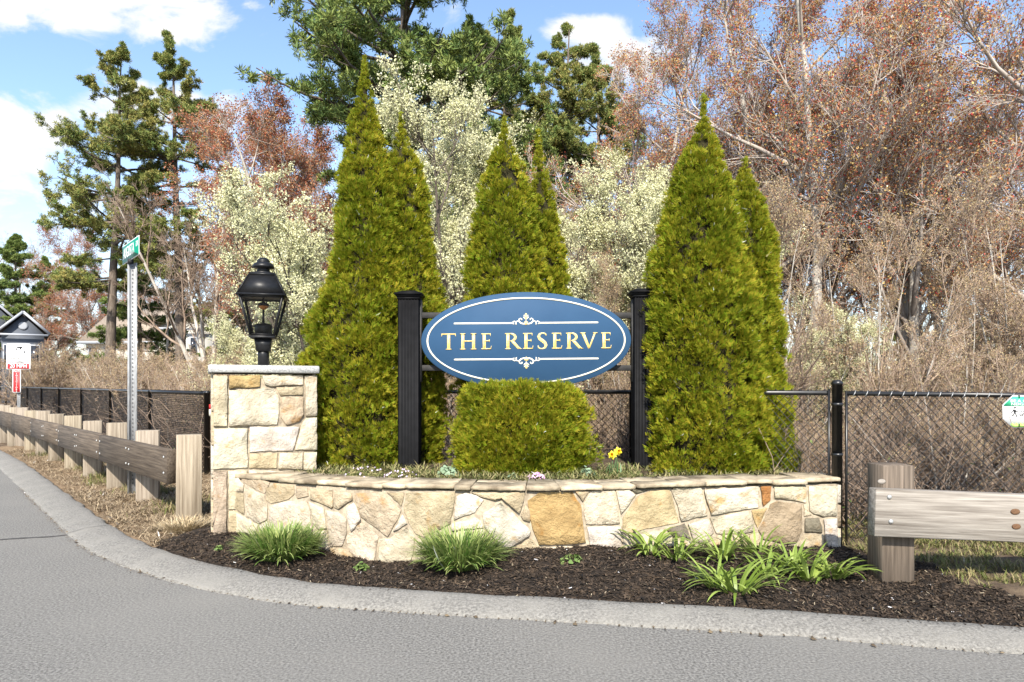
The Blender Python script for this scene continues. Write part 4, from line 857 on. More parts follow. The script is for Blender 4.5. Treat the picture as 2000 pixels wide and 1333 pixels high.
# ------------------------------------------------------------------ houses beyond the thicket
M_side = mat('grey_siding', (0.085, 0.095, 0.115), (0.10, 0.112, 0.135), scale=2, rough=.7)
M_shing = mat('dark_shingle', (0.07, 0.065, 0.065), (0.11, 0.10, 0.10), scale=9, rough=.9, bump=.5)
M_tshing = mat('brown_shingle', (0.27, 0.215, 0.165), (0.36, 0.29, 0.225), scale=6, rough=.9, bump=.5)
M_trim = mat('white_trim', (0.36, 0.375, 0.40), rough=.6); M_cside = mat('cream_siding', (0.55, 0.52, 0.46), (0.6, 0.57, 0.5), scale=2, rough=.7)
M_win = mat('window_glass', (0.03, 0.035, 0.045), rough=.1, spec=.8)
def bar(m, a, b, w, h):
    a, b = np.array(a, float), np.array(b, float); d = unit(b - a); s = unit(np.cross(d, (0, 1, 0))); y_ = np.array((0, w, 0))
    V = [p + s * h * i + y_ * j for p in (a, b) for i, j in ((-1, -1), (1, -1), (1, 1), (-1, 1))]; m.add(V, [(0, 1, 2, 3), (7, 6, 5, 4)] + [(i, 4 + i, 4 + (i + 1) % 4, (i + 1) % 4) for i in range(4)])
def gable_house(name, label, D, pk, el, er, depth, wm, rm, overhang=.25, vent=True, ywin=()):
    P0, Lp, Rp = W(*pk, D), W(*el, D), W(*er, D); zl_ = (Lp[2] + Rp[2]) / 2; Lp[2] = Rp[2] = zl_
    ph = math.atan2(P0[0], D); c_f = math.cos(ph)          # the front faces the road bend: turn the house about its gable
    Lp[0] = P0[0] + (Lp[0] - P0[0]) * c_f; Rp[0] = P0[0] + (Rp[0] - P0[0]) * c_f
    h = thing(name, label, 'house', (P0[0], D, 0), None, -ph); B_ = lambda p: p + np.array((0, depth, 0)); i_ = .35
    a, b = Lp + (i_, 0, 0), Rp - (i_, 0, 0); a0, b0 = a * (1, 1, 0), b * (1, 1, 0); pk_ = P0 - (0, 0, .25)
    V = [a0, b0, b, pk_, a]; V = V + [B_(v_) for v_ in V]
    w_ = MB().add(V, [(0, 1, 2, 3, 4), (9, 8, 7, 6, 5)] + [(i, 5 + i, 5 + (i + 1) % 5, (i + 1) % 5) for i in range(5)]).build('wall', wm, h)
    m = MB(); fy = np.array((0, -.35, 0))
    for e in (Lp, Rp):
        V = [P0 + fy, e + fy, B_(e), B_(P0)]; V = V + [v_ + (0, 0, .16) for v_ in V]; m.add(V, [(0, 1, 2, 3), (4, 5, 6, 7)] + [(i, 4 + i, 4 + (i + 1) % 4, (i + 1) % 4) for i in range(4)])
    rf_ = m.build('roof', rm, h)
    for e in (Lp, Rp): m = MB(); bar(m, P0 + fy * 1.15, e + fy * 1.15, .05, .09); m.build('rake_trim', M_trim, rf_)
    m = MB(); bar(m, Lp + fy * 1.1 + (.1, 0, -.12), Rp + fy * 1.1 + (-.1, 0, -.10), .06, .07); m.build('eave_trim', M_trim, h)
    if vent:
        m = MB(); m.lathe((0, 0, 0), [(.3, 0), (.3, .05), (.2, .06)], 16); V = np.concatenate(m.V) @ np.array(Matrix.Rotation(R(90), 3, 'X')).T + (P0 - (0, .01, 1.05)); MB().arr(V, [np.array(f) for f in m.F.values()]).build('vent', M_trim, w_)
    for x0, x1, y0, y1 in ywin:
        p, q = W(x0, y1, D - .02), W(x1, y0, D - .02); p[0] = P0[0] + (p[0] - P0[0]) * c_f; q[0] = P0[0] + (q[0] - P0[0]) * c_f; c_, hf = (p + q) / 2, abs(q - p) / 2
        wn = MB().box(c_, (hf[0] + .08, .03, hf[2] + .08)).build('window', M_trim, w_); MB().box(c_ - (0, .02, 0), (hf[0], .02, hf[2])).build('pane', M_win, wn)
    return h
gable_house('grey_house', 'blue grey gabled house with white rake boards behind the speed sign', 52, (45, 610), (-8, 651), (98, 653), 8, M_side, M_shing, ywin=((8, 24, 675, 715), (60, 76, 675, 715)))
gable_house('grey_house', 'dark roofed house with a white rake at the far left edge', 60, (-38, 566), (-130, 640), (54, 638), 14, M_side, M_shing, vent=False)
h2 = gable_house('tan_house', 'tan house gable with white rakes behind the leaning birch trunks', 46, (364, 594), (300, 640), (430, 642), 9, M_cside, M_tshing, vent=False, ywin=((345, 352, 660, 690), (372, 382, 660, 690)))
D_ = 49; p0, p1, p2_, p3 = W(150, 668, D_), W(420, 668, D_), W(360, 598, D_ + 4), W(215, 610, D_ + 4)
h3 = thing('tan_house', 'long brown hipped roof house seen through brush left of the street sign', 'house', (p0[0] + 4, D_, 0)); dn = np.array((0, 8, 0))
V = [p0, p1, p1 + dn, p0 + dn, p3, p2_]; MB().add(V, [(0, 1, 5, 4), (1, 2, 5), (2, 3, 4, 5), (3, 0, 4), (3, 2, 1, 0)]).build('roof', M_tshing, h3)
m = MB(); q0, q1 = p0 + (.4, .4, 0), p1 + (-.4, .4, 0); V = [q0 * (1, 1, 0), q1 * (1, 1, 0), (q1 + (0, 7, 0)) * (1, 1, 0), (q0 + (0, 7, 0)) * (1, 1, 0)]; V = V + [np.array(v_) + (0, 0, p0[2] - .01) for v_ in V]
wl3 = m.add(V, [(i, (i + 1) % 4, 4 + (i + 1) % 4, 4 + i) for i in range(4)]).build('wall', M_cside, h3); m = MB(); bar(m, p0 + (0, -.03, -.05), p1 + (0, -.03, -.05), .06, .1); m.build('gutter', M_trim, h3)
for x0, x1 in ((175, 190), (205, 220)):
    c_ = (W(x0, 705, D_ + .38) + W(x1, 680, D_ + .38)) / 2; wn = MB().box(c_, (.4, .03, .55)).build('window', M_trim, wl3); MB().box(c_ - (0, .02, 0), (.3, .02, .46)).build('pane', M_win, wn)
# ------------------------------------------------------------------ clipped evergreens round the sign
M_arb = mat('arborvitae_spray', (1, 1, 1), (.62, .72, .6), scale=2.2, island=((.19, .28, .012), (.30, .42, .014), (.40, .53, .016), (.48, .60, .018), (.58, .66, .022), (.46, .36, .035)), rough=.65, trans=.36, spec=.15)
M_core = mat('core_shade_brown', (0.02, 0.016, 0.006), (0.045, 0.04, 0.012), scale=9, rough=.95, bump=1, bscale=20, bdist=.05)  # dead-foliage brown kept dark to stand in for shade inside the crown
M_bark = mat('bark_brown', (0.09, 0.07, 0.055), (0.19, 0.155, 0.125), scale=6, stretch=(3, 3, .6), rough=.95, bump=.8, bscale=16, bdist=.02)
def sprays(rng, B, Dr, size, face):
    """feathery flat sprays: five pointed leaflets fanned from each base point"""
    M = len(B); Dr = unit(Dr); S_ = unit(np.cross(Dr, face + .45 * rng.normal(size=(M, 3))))
    Vs = []
    for a, l, w in ((0, 1.0, .085), (.38, .85, .08), (-.38, .85, .08), (.8, .62, .08), (-.8, .62, .08), (.2, .6, .09)):
        d = math.cos(a) * Dr + math.sin(a) * S_; e = -math.sin(a) * Dr + math.cos(a) * S_; s = size[:, None] * l
        o = B + Dr * size[:, None] * (.12 * abs(a)) + rng.normal(0, .004, (M, 3))
        Vs.append(np.stack([o - e * s * w * 1.3, o + d * s * .6 + e * s * w * 1.6, o + d * s], 1) if a else np.stack([o - e * s * w * 1.4, o + e * s * w * 1.4, o + d * s], 1))
    V = np.stack(Vs, 1).reshape(-1, 3)
    return V, np.arange(M * 18).reshape(-1, 3)
def evergreen(name, label, axis, D, prof, zbase, n, seed, depth=.85, sz=.058, cat='evergreen', group='clipped evergreens behind the wall', lumpy=.26):
    rng = np.random.default_rng(seed); k = D / F
    ys = np.array([p[0] for p in prof], float); zl = np.array([ZP(y, D) for y in ys])[::-1]; Lh = np.array([p[1] for p in prof])[::-1] * k; Rh = np.array([p[2] for p in prof])[::-1] * k
    ax = XP(axis, D); t = thing(name, label, cat, (ax, D, zbase), group)
    z0, z1 = zbase - .02, zl[-1]
    nc = n // 16                                                   # clumps of sprays
    zz = rng.uniform(z0, z1, nc * 4); w = (np.interp(zz, zl, Lh) + np.interp(zz, zl, Rh)) / 2; zz = zz[rng.random(len(zz)) < (w + .06) / (w.max() + .06)][:nc]; nc = len(zz)
    th = rng.uniform(0, 2 * np.pi, nc); cx = np.cos(th); wr = np.where(cx > 0, np.interp(zz, zl, Rh), np.interp(zz, zl, Lh)); wr = np.maximum(wr - .05, .004); wd = np.maximum((np.interp(zz, zl, Rh) + np.interp(zz, zl, Lh)) / 2 * depth - .05, .004)
    lump = .93 + lumpy * (vnoise(th * 1.2 + 20, zz * 2.2, .42, seed) - .5) + rng.normal(0, .06, nc)
    Cc = np.c_[ax + wr * cx * lump, D + wd * np.sin(th) * lump, zz]; out = np.c_[cx, np.sin(th), np.zeros(nc)]
    axs = unit(out * rng.uniform(.5, 1.0, (nc, 1)) + np.array((0, 0, 1)) * rng.uniform(.3, .9, (nc, 1)) + rng.normal(0, .15, (nc, 3)))
    rc = rng.uniform(.06, .12, nc) * np.clip(wd / .25, .2, 1)
    ix = np.repeat(np.arange(nc), 24); n = len(ix); e1 = unit(np.cross(axs, rng.normal(size=(nc, 3)))); e2 = np.cross(axs, e1)
    a_ = rng.uniform(0, 2 * np.pi, n); ro = np.sqrt(rng.random(n)); tv = e1[ix] * np.cos(a_)[:, None] + e2[ix] * np.sin(a_)[:, None]
    B = Cc[ix] + tv * (ro * rc[ix] * 1.15)[:, None] + axs[ix] * ((1 - ro ** 2) * rc[ix] * .5 - rng.random(n) ** 2 * .05)[:, None]
    Dr = axs[ix] + tv * ro[:, None] * .8 + np.array((0, 0, .35)) + rng.normal(0, .25, (n, 3))
    size = sz * rng.uniform(.6, 1.35, n) * np.clip(wd[ix] / .15, .5, 1)
    V, Q = sprays(rng, B - unit(Dr) * size[:, None] * .55, Dr, size, axs[ix])
    link('crown', fast_mesh('crown', V - np.array((ax, D, zbase)), Q), M_arb, t)
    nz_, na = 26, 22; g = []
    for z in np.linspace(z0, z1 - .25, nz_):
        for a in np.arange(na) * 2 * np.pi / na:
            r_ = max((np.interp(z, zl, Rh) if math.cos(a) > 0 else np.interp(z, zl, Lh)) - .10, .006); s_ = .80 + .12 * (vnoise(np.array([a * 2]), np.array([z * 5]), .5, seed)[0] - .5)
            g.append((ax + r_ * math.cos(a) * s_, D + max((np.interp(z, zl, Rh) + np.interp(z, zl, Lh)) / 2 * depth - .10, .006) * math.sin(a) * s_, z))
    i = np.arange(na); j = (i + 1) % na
    link('light_blocking_core', fast_mesh('core', np.array(g) - np.array((ax, D, zbase)), np.concatenate([np.stack([q * na + i, q * na + j, (q + 1) * na + j, (q + 1) * na + i], 1) for q in range(nz_ - 1)])), M_core, t)  # solid dark core added so no light passes through the crown
    MB().tube([(ax, D, zbase - .15), (ax, D, zbase + .5)], [.05, .04], 8).build('trunk', M_bark, t)
    return t
ZS = .62
evergreen('arborvitae', 'tallest cone shaped arborvitae, left of the blue sign beside the pier', 712, 6.92,
  [(106, 2, 2), (135, 12, 14), (200, 30, 30), (270, 42, 44), (340, 51, 56), (420, 60, 70), (500, 66, 82), (545, 72, 88), (600, 104, 92), (680, 120, 96), (760, 120, 98), (850, 114, 98), (925, 108, 95)], ZS, 26000, 1)
evergreen('arborvitae', 'narrower arborvitae tucked behind the right side of the tallest one', 783, 7.12,
  [(222, 2, 2), (250, 14, 15), (310, 34, 42), (370, 44, 56), (440, 50, 62), (500, 55, 69), (560, 60, 80), (640, 66, 90), (740, 66, 92), (850, 60, 90), (915, 56, 82)], ZS, 17000, 2)
evergreen('arborvitae', 'broad arborvitae rising directly behind the middle of the blue sign', 985, 7.25,
  [(222, 2, 2), (255, 14, 16), (310, 38, 38), (370, 54, 56), (430, 68, 70), (500, 77, 80), (570, 86, 88), (680, 90, 90), (800, 84, 84), (910, 76, 76)], ZS, 18000, 3)
evergreen('arborvitae', 'slim arborvitae spire just right of the one behind the sign', 1052, 7.45,
  [(252, 2, 2), (280, 12, 12), (330, 22, 25), (380, 28, 36), (430, 34, 48), (510, 42, 60), (580, 48, 65), (660, 50, 55), (740, 45, 42), (800, 30, 25)], ZS + .4, 11000, 4)
evergreen('arborvitae', 'wide arborvitae at the right of the blue sign, taller of that pair', 1374, 6.52,
  [(186, 2, 2), (225, 17, 18), (270, 36, 32), (330, 62, 50), (400, 84, 66), (450, 97, 78), (520, 108, 92), (580, 114, 106), (660, 116, 116), (760, 116, 124), (850, 112, 128), (925, 104, 128)], ZS, 26000, 5)
evergreen('arborvitae', 'shorter arborvitae behind the right shoulder of the wide right one', 1456, 6.72,
  [(306, 2, 2), (335, 24, 22), (400, 46, 42), (440, 52, 48), (462, 54, 62), (520, 58, 62), (600, 62, 74), (700, 58, 80), (760, 60, 88), (840, 64, 96), (922, 64, 106)], ZS, 17000, 6)
evergreen('evergreen_shrub', 'low clipped evergreen shrub growing up under the blue sign', 1016, 6.28,
  [(740, -22, 36), (750, 44, 70), (756, 100, 102), (768, 118, 120), (800, 122, 124), (840, 126, 128), (880, 128, 130), (925, 120, 124)], ZS, 15000, 7, .5, .058, lumpy=.42)
# twiggy leader of the shrub poking before the sign face
# ------------------------------------------------------------------ planter soil and small plants
M_bedsoil = mat('planter_soil', (0.05, 0.035, 0.022), (0.12, 0.085, 0.055), scale=14, rough=.95, bump=1, bscale=40, bdist=.02)
xs_ = np.linspace(-2.35, 2.75, 80); ysn = np.linspace(0, 1, 24); fy_ = np.interp(xs_, WL[:, 0], WL[:, 1]) + .34
A = np.repeat(xs_[:, None], 24, 1); B = fy_[:, None] + (7.6 - fy_)[:, None] * ysn[None]
Zs = ZS - .03 + .05 * np.clip((B - fy_[:, None]) / .8, 0, 1) + (vnoise(A, B, .12, 3) - .5) * .03; Zs[:, -1] = 0; Zs[0] = .3; Zs[-1] = .1
c = (np.arange(79)[:, None] * 24 + np.arange(23)[None]).ravel()
tag(link('planter_soil', fast_mesh('planter_soil', np.c_[A.ravel(), B.ravel(), Zs.ravel()], np.stack([c, c + 24, c + 25, c + 1], 1), True), M_bedsoil), kind='structure')
M_gc = mat('groundcover_leaf', (1, 1, 1), island=((.07, .10, .02), (.12, .18, .03), (.18, .25, .045), (.24, .29, .07), (.30, .25, .12)), rough=.8)
M_petal = mat('phlox_petal', (1, 1, 1), island=((.52, .36, .56), (.68, .50, .68), (.72, .60, .74)), rough=.7)
M_pink = mat('pink_petal', (1, 1, 1), island=((.62, .25, .58), (.74, .42, .70), (.78, .55, .76)), rough=.7)
rng = np.random.default_rng(41)
bx = rng.uniform(-2.0, 2.5, 15000); by = np.interp(bx, WL[:, 0], WL[:, 1]) + .38 + np.abs(rng.normal(0, .33, len(bx)))
k_ = vnoise(bx, by, .28, 12) > .30; bx, by = bx[k_], by[k_]; Bp = np.c_[bx, by, ZS - .02 + .05 * np.clip((by - np.interp(bx, WL[:, 0], WL[:, 1]) - .34) / .8, 0, 1)]
Vb, Fb = blades(rng, Bp, rng.uniform(0, 6.28, len(bx)), rng.uniform(.03, .12, len(bx)), rng.uniform(.007, .014, len(bx)), rng.uniform(.3, 1.3, len(bx)), rng.uniform(-.4, .6, len(bx)), 2)
tag(link('groundcover', fast_mesh('groundcover', Vb, Fb), M_gc), 'low green and straw coloured groundcover along the back of the wall cap', 'groundcover', kind='stuff')
def cushion(px, py, D, w, h, n, nf, label, pm, fl=.010):
    x, z = XP(px, D), ZS; t = thing('phlox', label, 'phlox', (x, D, z)); r_ = np.random.default_rng(int(px))
    a = r_.uniform(0, 6.28, n); q = np.sqrt(r_.random(n)); B = np.c_[x + w * q * np.cos(a), D + .12 * q * np.sin(a), z + h * (1 - q ** 2) * r_.uniform(.3, 1, n)]
    V, Q = leaves(r_, B, .016, .4); link('foliage', fast_mesh('foliage', V - np.array((x, D, z)), Q), M_gc, t)
    a = r_.uniform(0, 6.28, nf); q = np.sqrt(r_.random(nf)); C = np.c_[x + w * q * np.cos(a), D + .12 * q * np.sin(a) - .02, z + h * (1 - q ** 2) * r_.uniform(.8, 1.1, nf) + .012]
    nn = unit(np.c_[r_.normal(0, .4, nf), np.full(nf, -1.0), r_.normal(.7, .3, nf)]); e1 = unit(np.cross(nn, r_.normal(size=(nf, 3)))); e2 = np.cross(nn, e1)
    ang = np.arange(10) * 2 * np.pi / 10; rad = np.where(np.arange(10) % 2 == 0, fl, fl * .45)
    V = C[:, None] + rad[None, :, None] * (np.cos(ang)[None, :, None] * e1[:, None] + np.sin(ang)[None, :, None] * e2[:, None])
    link('flowers', fast_mesh('flowers', V.reshape(-1, 3) - np.array((x, D, z)), np.arange(nf * 10).reshape(-1, 10)), pm, t)
cushion(715, 915, 6.0, .20, .10, 1500, 30, 'sprawling creeping phlox with few lilac flowers left of the left sign post', M_petal)
cushion(785, 922, 5.92, .16, .07, 1000, 34, 'lilac creeping phlox at the foot of the left sign post', M_petal)
cushion(1049, 926, 5.86, .10, .045, 500, 46, 'bright pink phlox clump in the middle of the planter', M_pink, .013)
M_sed = mat('rosette_leaf', (1, 1, 1), island=((.16, .24, .13), (.24, .33, .20), (.32, .42, .28)), rough=.6, trans=.15)
def rosette(px, py, D, w, h, n, label, m_=None, ls=.03, zb=None, name='columbine'):
    x = XP(px, D); z = ZS if zb is None else zb; r_ = np.random.default_rng(int(px) + 1); t = thing(name, label, 'plant', (x, D, z))
    a = r_.uniform(0, 6.28, n); q = np.sqrt(r_.random(n)); C = np.c_[x + w * q * np.cos(a), D + w * q * np.sin(a), z + h * (1.05 - q ** 1.5) * r_.uniform(.55, 1.05, n)]
    nn = unit(np.c_[np.cos(a) * q, np.sin(a) * q, np.full(n, .7)] + r_.normal(0, .35, (n, 3))); e1 = unit(np.cross(nn, r_.normal(size=(n, 3)))); e2 = np.cross(nn, e1)
    ang = np.arange(9) * 2 * np.pi / 9; rad = np.array([1, .72, 1, 1.1, .7, 1.1, 1, .72, 1]) * ls * .62
    V = C[:, None] + rad[None, :, None] * (np.cos(ang)[None, :, None] * e1[:, None] + np.sin(ang)[None, :, None] * e2[:, None]) * r_.uniform(.7, 1.3, (n, 1, 1))
    link('leaves', fast_mesh('leaves', V.reshape(-1, 3) - np.array((x, D, z)), np.arange(n * 9).reshape(-1, 9)), m_ or M_sed, t)
    P_ = np.stack([np.repeat([[x, D, z - .02]], n, 0), C], 1); V, Fs = tubes(P_, np.full((n, 2), .0022), 3); link('stems', fast_mesh('stems', V - np.array((x, D, z)), Fs), m_ or M_sed, t)
rosette(876, 910, 6.02, .115, .135, 70, 'large grey green columbine rosette right of the left sign post')
rosette(1147, 915, 6.0, .095, .10, 46, 'grey green columbine rosette left of the daffodils')
rosette(1000, 925, 5.88, .06, .06, 26, 'tiny grey green rosette left of the pink phlox')
M_sp = mat('sprout_leaf', (1, 1, 1), island=((.10, .17, .04), (.17, .26, .07), (.24, .32, .10)), rough=.6, trans=.15)
for px, py, w, h, lab in ((1117, 1090, .09, .07, 'small green leafy sprout in the mulch between the clumps'), (706, 1104, .06, .05, 'little green seedling right of the left grassy clump'), (428, 1062, .04, .04, 'tiny pale seedling in the mulch before the pier')):
    D = 5.0
    for _ in range(4): D = (EYE - GZ(XP(px, D), D)) * F / (py + 8 - HY)
    rosette(px, py, D, w, h, 34, lab, M_sp, .028, GZ(XP(px, D), D), 'sprout')
# daffodils
M_daf = mat('daffodil_leaf', (1, 1, 1), island=((.07, .14, .05), (.13, .21, .09)), rough=.5, trans=.15); M_yel = mat('daffodil_petal', (0.80, 0.62, 0.02), (0.86, 0.70, 0.05), scale=20, rough=.6); M_ora = mat('daffodil_cup', (0.80, 0.42, 0.01), rough=.6)
dD = 6.1; dx = XP(1197, dD); df = thing('daffodil', 'clump of yellow daffodils beside the right sign post', 'daffodil', (dx, dD, ZS)); r_ = np.random.default_rng(5)
Bb = np.c_[dx + r_.normal(0, .055, 11), dD + r_.normal(0, .03, 11), np.full(11, ZS - .02)]
Vb, Fb = blades(r_, Bb, r_.uniform(0, 6.28, 11), r_.uniform(.12, .22, 11), np.full(11, .016), r_.uniform(1.25, 1.5, 11), r_.uniform(.9, 1.4, 11), 4); link('leaves', fast_mesh('leaves', Vb - np.array((dx, dD, ZS)), Fb), M_daf, df)
for px, py, fx in ((1196, 889, -.35), (1207, 882, .3)):
    p = W(px, py, dD - .02); MB().tube([(dx + fx * .03, dD, ZS - .02), ((p[0] + dx) / 2, dD, (p[2] + ZS) / 2), p + (0, .03, 0)], .004, 6).build('stem', M_daf, df)
    nn = unit(np.array((fx, -1, .15))); e1 = unit(np.cross(nn, (0, 0, 1))); e2 = np.cross(e1, nn); m = MB()
    for q in range(6):
        a = q * math.pi / 3 + .3; d = e1 * math.cos(a) + e2 * math.sin(a); e = -e1 * math.sin(a) + e2 * math.cos(a); o_ = p + nn * (.002 + .003 * (q % 2))
        m.add([o_, o_ + d * .024 + e * .015, o_ + d * .042 - nn * .006, o_ + d * .024 - e * .015], [(0, 1, 2, 3)])
    m.build('petals', M_yel, df); cup = MB(); kk = 12
    V = [p + nn * h_ + (e1 * math.cos(2 * math.pi * i / kk) + e2 * math.sin(2 * math.pi * i / kk)) * r2 for h_, r2 in ((.005, .009), (.022, .012), (.030, .018)) for i in range(kk)]
    cup.add(V, [(l * kk + i, l * kk + (i + 1) % kk, (l + 1) * kk + (i + 1) % kk, (l + 1) * kk + i) for l in range(2) for i in range(kk)] + [tuple(range(kk))]); cup.build('cup', M_ora, df)
# daylily clumps and the cut grass stub
M_lily = mat('lily_leaf', (1, 1, 1), island=((.13, .20, .025), (.19, .28, .035), (.26, .36, .06), (.33, .42, .10)), rough=.45, trans=.22, spec=.4)
M_fine = mat('fine_leaf', (1, 1, 1), island=((.10, .20, .03), (.15, .27, .045), (.21, .33, .06), (.28, .38, .09), (.34, .38, .13)), rough=.5, trans=.2, spec=.35)
M_cut = mat('cut_straw', (1, 1, 1), island=((.30, .22, .12), (.48, .37, .22), (.60, .50, .33)), rough=.9)
def gpoint(px, py):
    D = 5.0
    for _ in range(6): D = (EYE - GZ(XP(px, D), D)) * F / (py - HY)
    return np.array((XP(px, D), D, GZ(XP(px, D), D)))
def clump(name, label, px, py, n, spread, ln, wd, m_, seed, a0=(.7, 1.5), a1=(-.5, .7), segs=6, cat='plant', group=None):
    g = gpoint(px, py); r_ = np.random.default_rng(seed); t = thing(name, label, cat, tuple(g), group)
    a = r_.uniform(0, 6.28, n); q = spread * np.sqrt(r_.random(n)); B = np.c_[q * np.cos(a), q * np.sin(a) * .8, np.full(n, -.01)]
    f_ = q / spread
    Vb, Fb = blades(r_, B, a + r_.normal(0, .5, n), r_.uniform(*ln, n), r_.uniform(*wd, n), (a0[1] - (a0[1] - a0[0]) * f_) + r_.normal(0, .12, n), r_.uniform(*a1, n), segs)
    link('leaves', fast_mesh('leaves', Vb, Fb), m_, t); return t
clump('grassy_lily', 'dense fine leaved green clump before the left end of the wall', 549, 1088, 1500, .165, (.19, .34), (.010, .017), M_fine, 51, (.75, 1.52), (-.5, 1.1))
clump('grassy_lily', 'dense fine leaved green clump before the middle of the wall', 899, 1105, 1500, .17, (.19, .36), (.010, .017), M_fine, 52, (.75, 1.52), (-.5, 1.1))
for q, (px, py, n, l, lab) in enumerate(((1272, 1082, 16, .30, 'leftmost broad leaved daylily by the wall'), (1322, 1092, 16, .30, 'daylily second from the left by the wall'), (1412, 1092, 20, .31, 'daylily against the wall below the pale long stone'), (1484, 1085, 17, .29, 'daylily against the wall below the brown stone'),
    (1440, 1160, 24, .32, 'largest daylily clump nearest the kerb'), (1402, 1148, 12, .25, 'small daylily at the left of the largest front clump'), (1500, 1130, 15, .26, 'daylily right of the largest front clump'), (1548, 1112, 14, .25, 'daylily below the brown wall stone, mid row'), (1580, 1132, 16, .27, 'daylily second from the right timber post'), (1628, 1128, 18, .27, 'daylily nearest the right timber post'))):
    clump('daylily', lab, px, py, n + 16, .065, (l * .75, l * 1.35), (.017, .029), M_lily, 60 + q, (.75, 1.5), (-.9, .5), 7, 'daylily', 'daylilies in the mulch at right')
clump('cut_grass', 'straw coloured stub of cut ornamental grass left of the pier', 362, 1034, 900, .23, (.08, .20), (.004, .008), M_cut, 71, (.35, 1.35), (-.2, .9), 3)
# ------------------------------------------------------------------ woodland
M_tan = mat('twig_tan', (0.21, 0.15, 0.11), (0.40, 0.305, 0.23), scale=3, rough=.95, orand=.35)
M_grey = mat('bark_grey', (0.26, 0.235, 0.205), (0.52, 0.48, 0.42), scale=5, stretch=(1, 1, .4), rough=.95, bump=.6, bscale=14, bdist=.02)
M_birch = mat('bark_pale', (0.34, 0.30, 0.25), (0.58, 0.53, 0.46), scale=5, stretch=(1, 1, .5), rough=.9)
M_dk = mat('bark_dark', (0.07, 0.055, 0.045), (0.15, 0.125, 0.10), scale=5, stretch=(1, 1, .4), rough=.95)
M_br = mat('twig_brown', (0.24, 0.20, 0.17), (0.44, 0.385, 0.335), scale=3, rough=.95, orand=.3)
M_redb = mat('red_buds', (1, 1, 1), island=((.42, .04, .045), (.58, .06, .06), (.60, .12, .08), (.58, .28, .10), (.60, .48, .18)), rough=.7, trans=.3)
M_rust = mat('rust_buds', (1, 1, 1), island=((.40, .09, .05), (.50, .15, .07), (.52, .24, .11), (.44, .30, .15)), rough=.7, trans=.3)
M_blos = mat('pear_blossom', (1, 1, 1), island=((.78, .75, .52), (.88, .86, .70), (.92, .90, .80), (.93, .92, .87), (.62, .62, .32)), rough=.7, trans=.25)
M_bud = mat('spring_buds', (1, 1, 1), island=((.42, .25, .14), (.50, .38, .19), (.44, .42, .18), (.42, .16, .12), (.54, .47, .26)), rough=.8, trans=.2)
M_need = mat('pine_needles', (1, 1, 1), (.8, .95, .95), scale=.5, island=((.13, .20, .045), (.20, .28, .06), (.28, .34, .07), (.36, .38, .08), (.42, .34, .10)), rough=.6, trans=.15)
M_gneed = mat('dark_needles', (1, 1, 1), island=((.09, .16, .04), (.14, .21, .05), (.20, .26, .06), (.26, .30, .075)), rough=.6, trans=.15)
def trunk_line(rng, h, lean, segs=9, wob=.03, base=(0, 0, 0)):
    P = [np.array(base, float)]; d = np.array((lean[0], lean[1], 1.0))
    for _ in range(segs): d = unit(d + rng.normal(0, wob, 3) * (1, 1, 0)); P.append(P[-1] + d * h / segs)
    return np.array(P)[None]
def wood_mesh(name, parts):
    Vs, Fs, n = [], [], 0
    for P, Rr, s in parts:
        V, f = tubes(P, Rr, s); Vs.append(V); Fs.append(f[0] + n); n += len(V)
    return fast_mesh(name, np.concatenate(Vs), np.concatenate(Fs))
def deciduous(seed, h, r0, n1, n2, n3, n4, bare, lean=(0, 0), leaf=0, lsz=.03, stems=1, spread=45, len1=.42, tw=.0035, ls=.22, twob=.045, clus=False, jit=.03, l4=None, up=.08):
    """-> (trunk mesh, branches mesh, leaf mesh or None)"""
    rng = np.random.default_rng(seed); Ts = []; 
    for s_ in range(stems):
        le = lean if stems == 1 else (lean[0] + rng.normal(0, ls), lean[1] + rng.normal(0, ls))
        Ts.append(trunk_line(rng, h * rng.uniform(.75, 1.0) if stems > 1 else h, le, 9, twob, (rng.normal(0, .12 * (stems > 1)), rng.normal(0, .12 * (stems > 1)), -.15)))
    T = np.concatenate(Ts); TR = np.repeat((r0 * np.linspace(1, .12, 10) ** .9)[None], len(T), 0)
    A, AR = spawn(rng, T, TR, n1, bare, .98, spread, 10, len1, 6, .10, up, .016, .006, .55)
    B, BR = spawn(rng, A, AR, n2, .2, 1., 42, 12, .48, 4, .12, up * 1.2, .012, .0045, .4)
    C, CR_ = spawn(rng, B, BR, n3, .15, 1., 40, 14, .5, 3, .14, up * 1.2, .010, tw, .35)
    parts = [(A, AR, 5), (B, BR, 4), (C, CR_, 3)]; last = C
    if n4:
        D4, DR = spawn(rng, C, CR_, n4, .1, 1., 38, 14, .6, 2, .15, up, .008, tw, .3); parts.append((D4, DR, 3)); last = D4
    tm = wood_mesh('trunk', [(T, TR, 8)]); bm = wood_mesh('branches', parts); lm = None
    if leaf:
        if clus:                                   # blossom clusters: several petals round one point
            c0 = along(rng, last, leaf, .25, 1.0, jit); C5 = np.repeat(c0, 4, 0) + rng.normal(0, lsz * 1.2, (len(c0) * 4, 3)); V, Q = leaves(rng, C5, lsz, .75)
        else: V, Q = leaves(rng, along(rng, last, leaf, .3, 1.0, jit), lsz, .6)
        lm = fast_mesh('crown', V, Q)
    return tm, bm, lm
def put(name, label, cat, meshes, mats, x, y, z=0.0, rz=0., sc=1., group=None, sz=None):
    t = thing(name, label, cat, (x, y, z), group, rz); t.scale = (sc, sc, sz or sc)
    for nm, me, m_ in zip(('trunk', 'branches', 'crown'), meshes, mats):
        if me is None: continue
        o = bpy.data.objects.new(nm, me); COL.objects.link(o); o.parent = t
        if not me.materials: me.materials.append(m_)
    return t
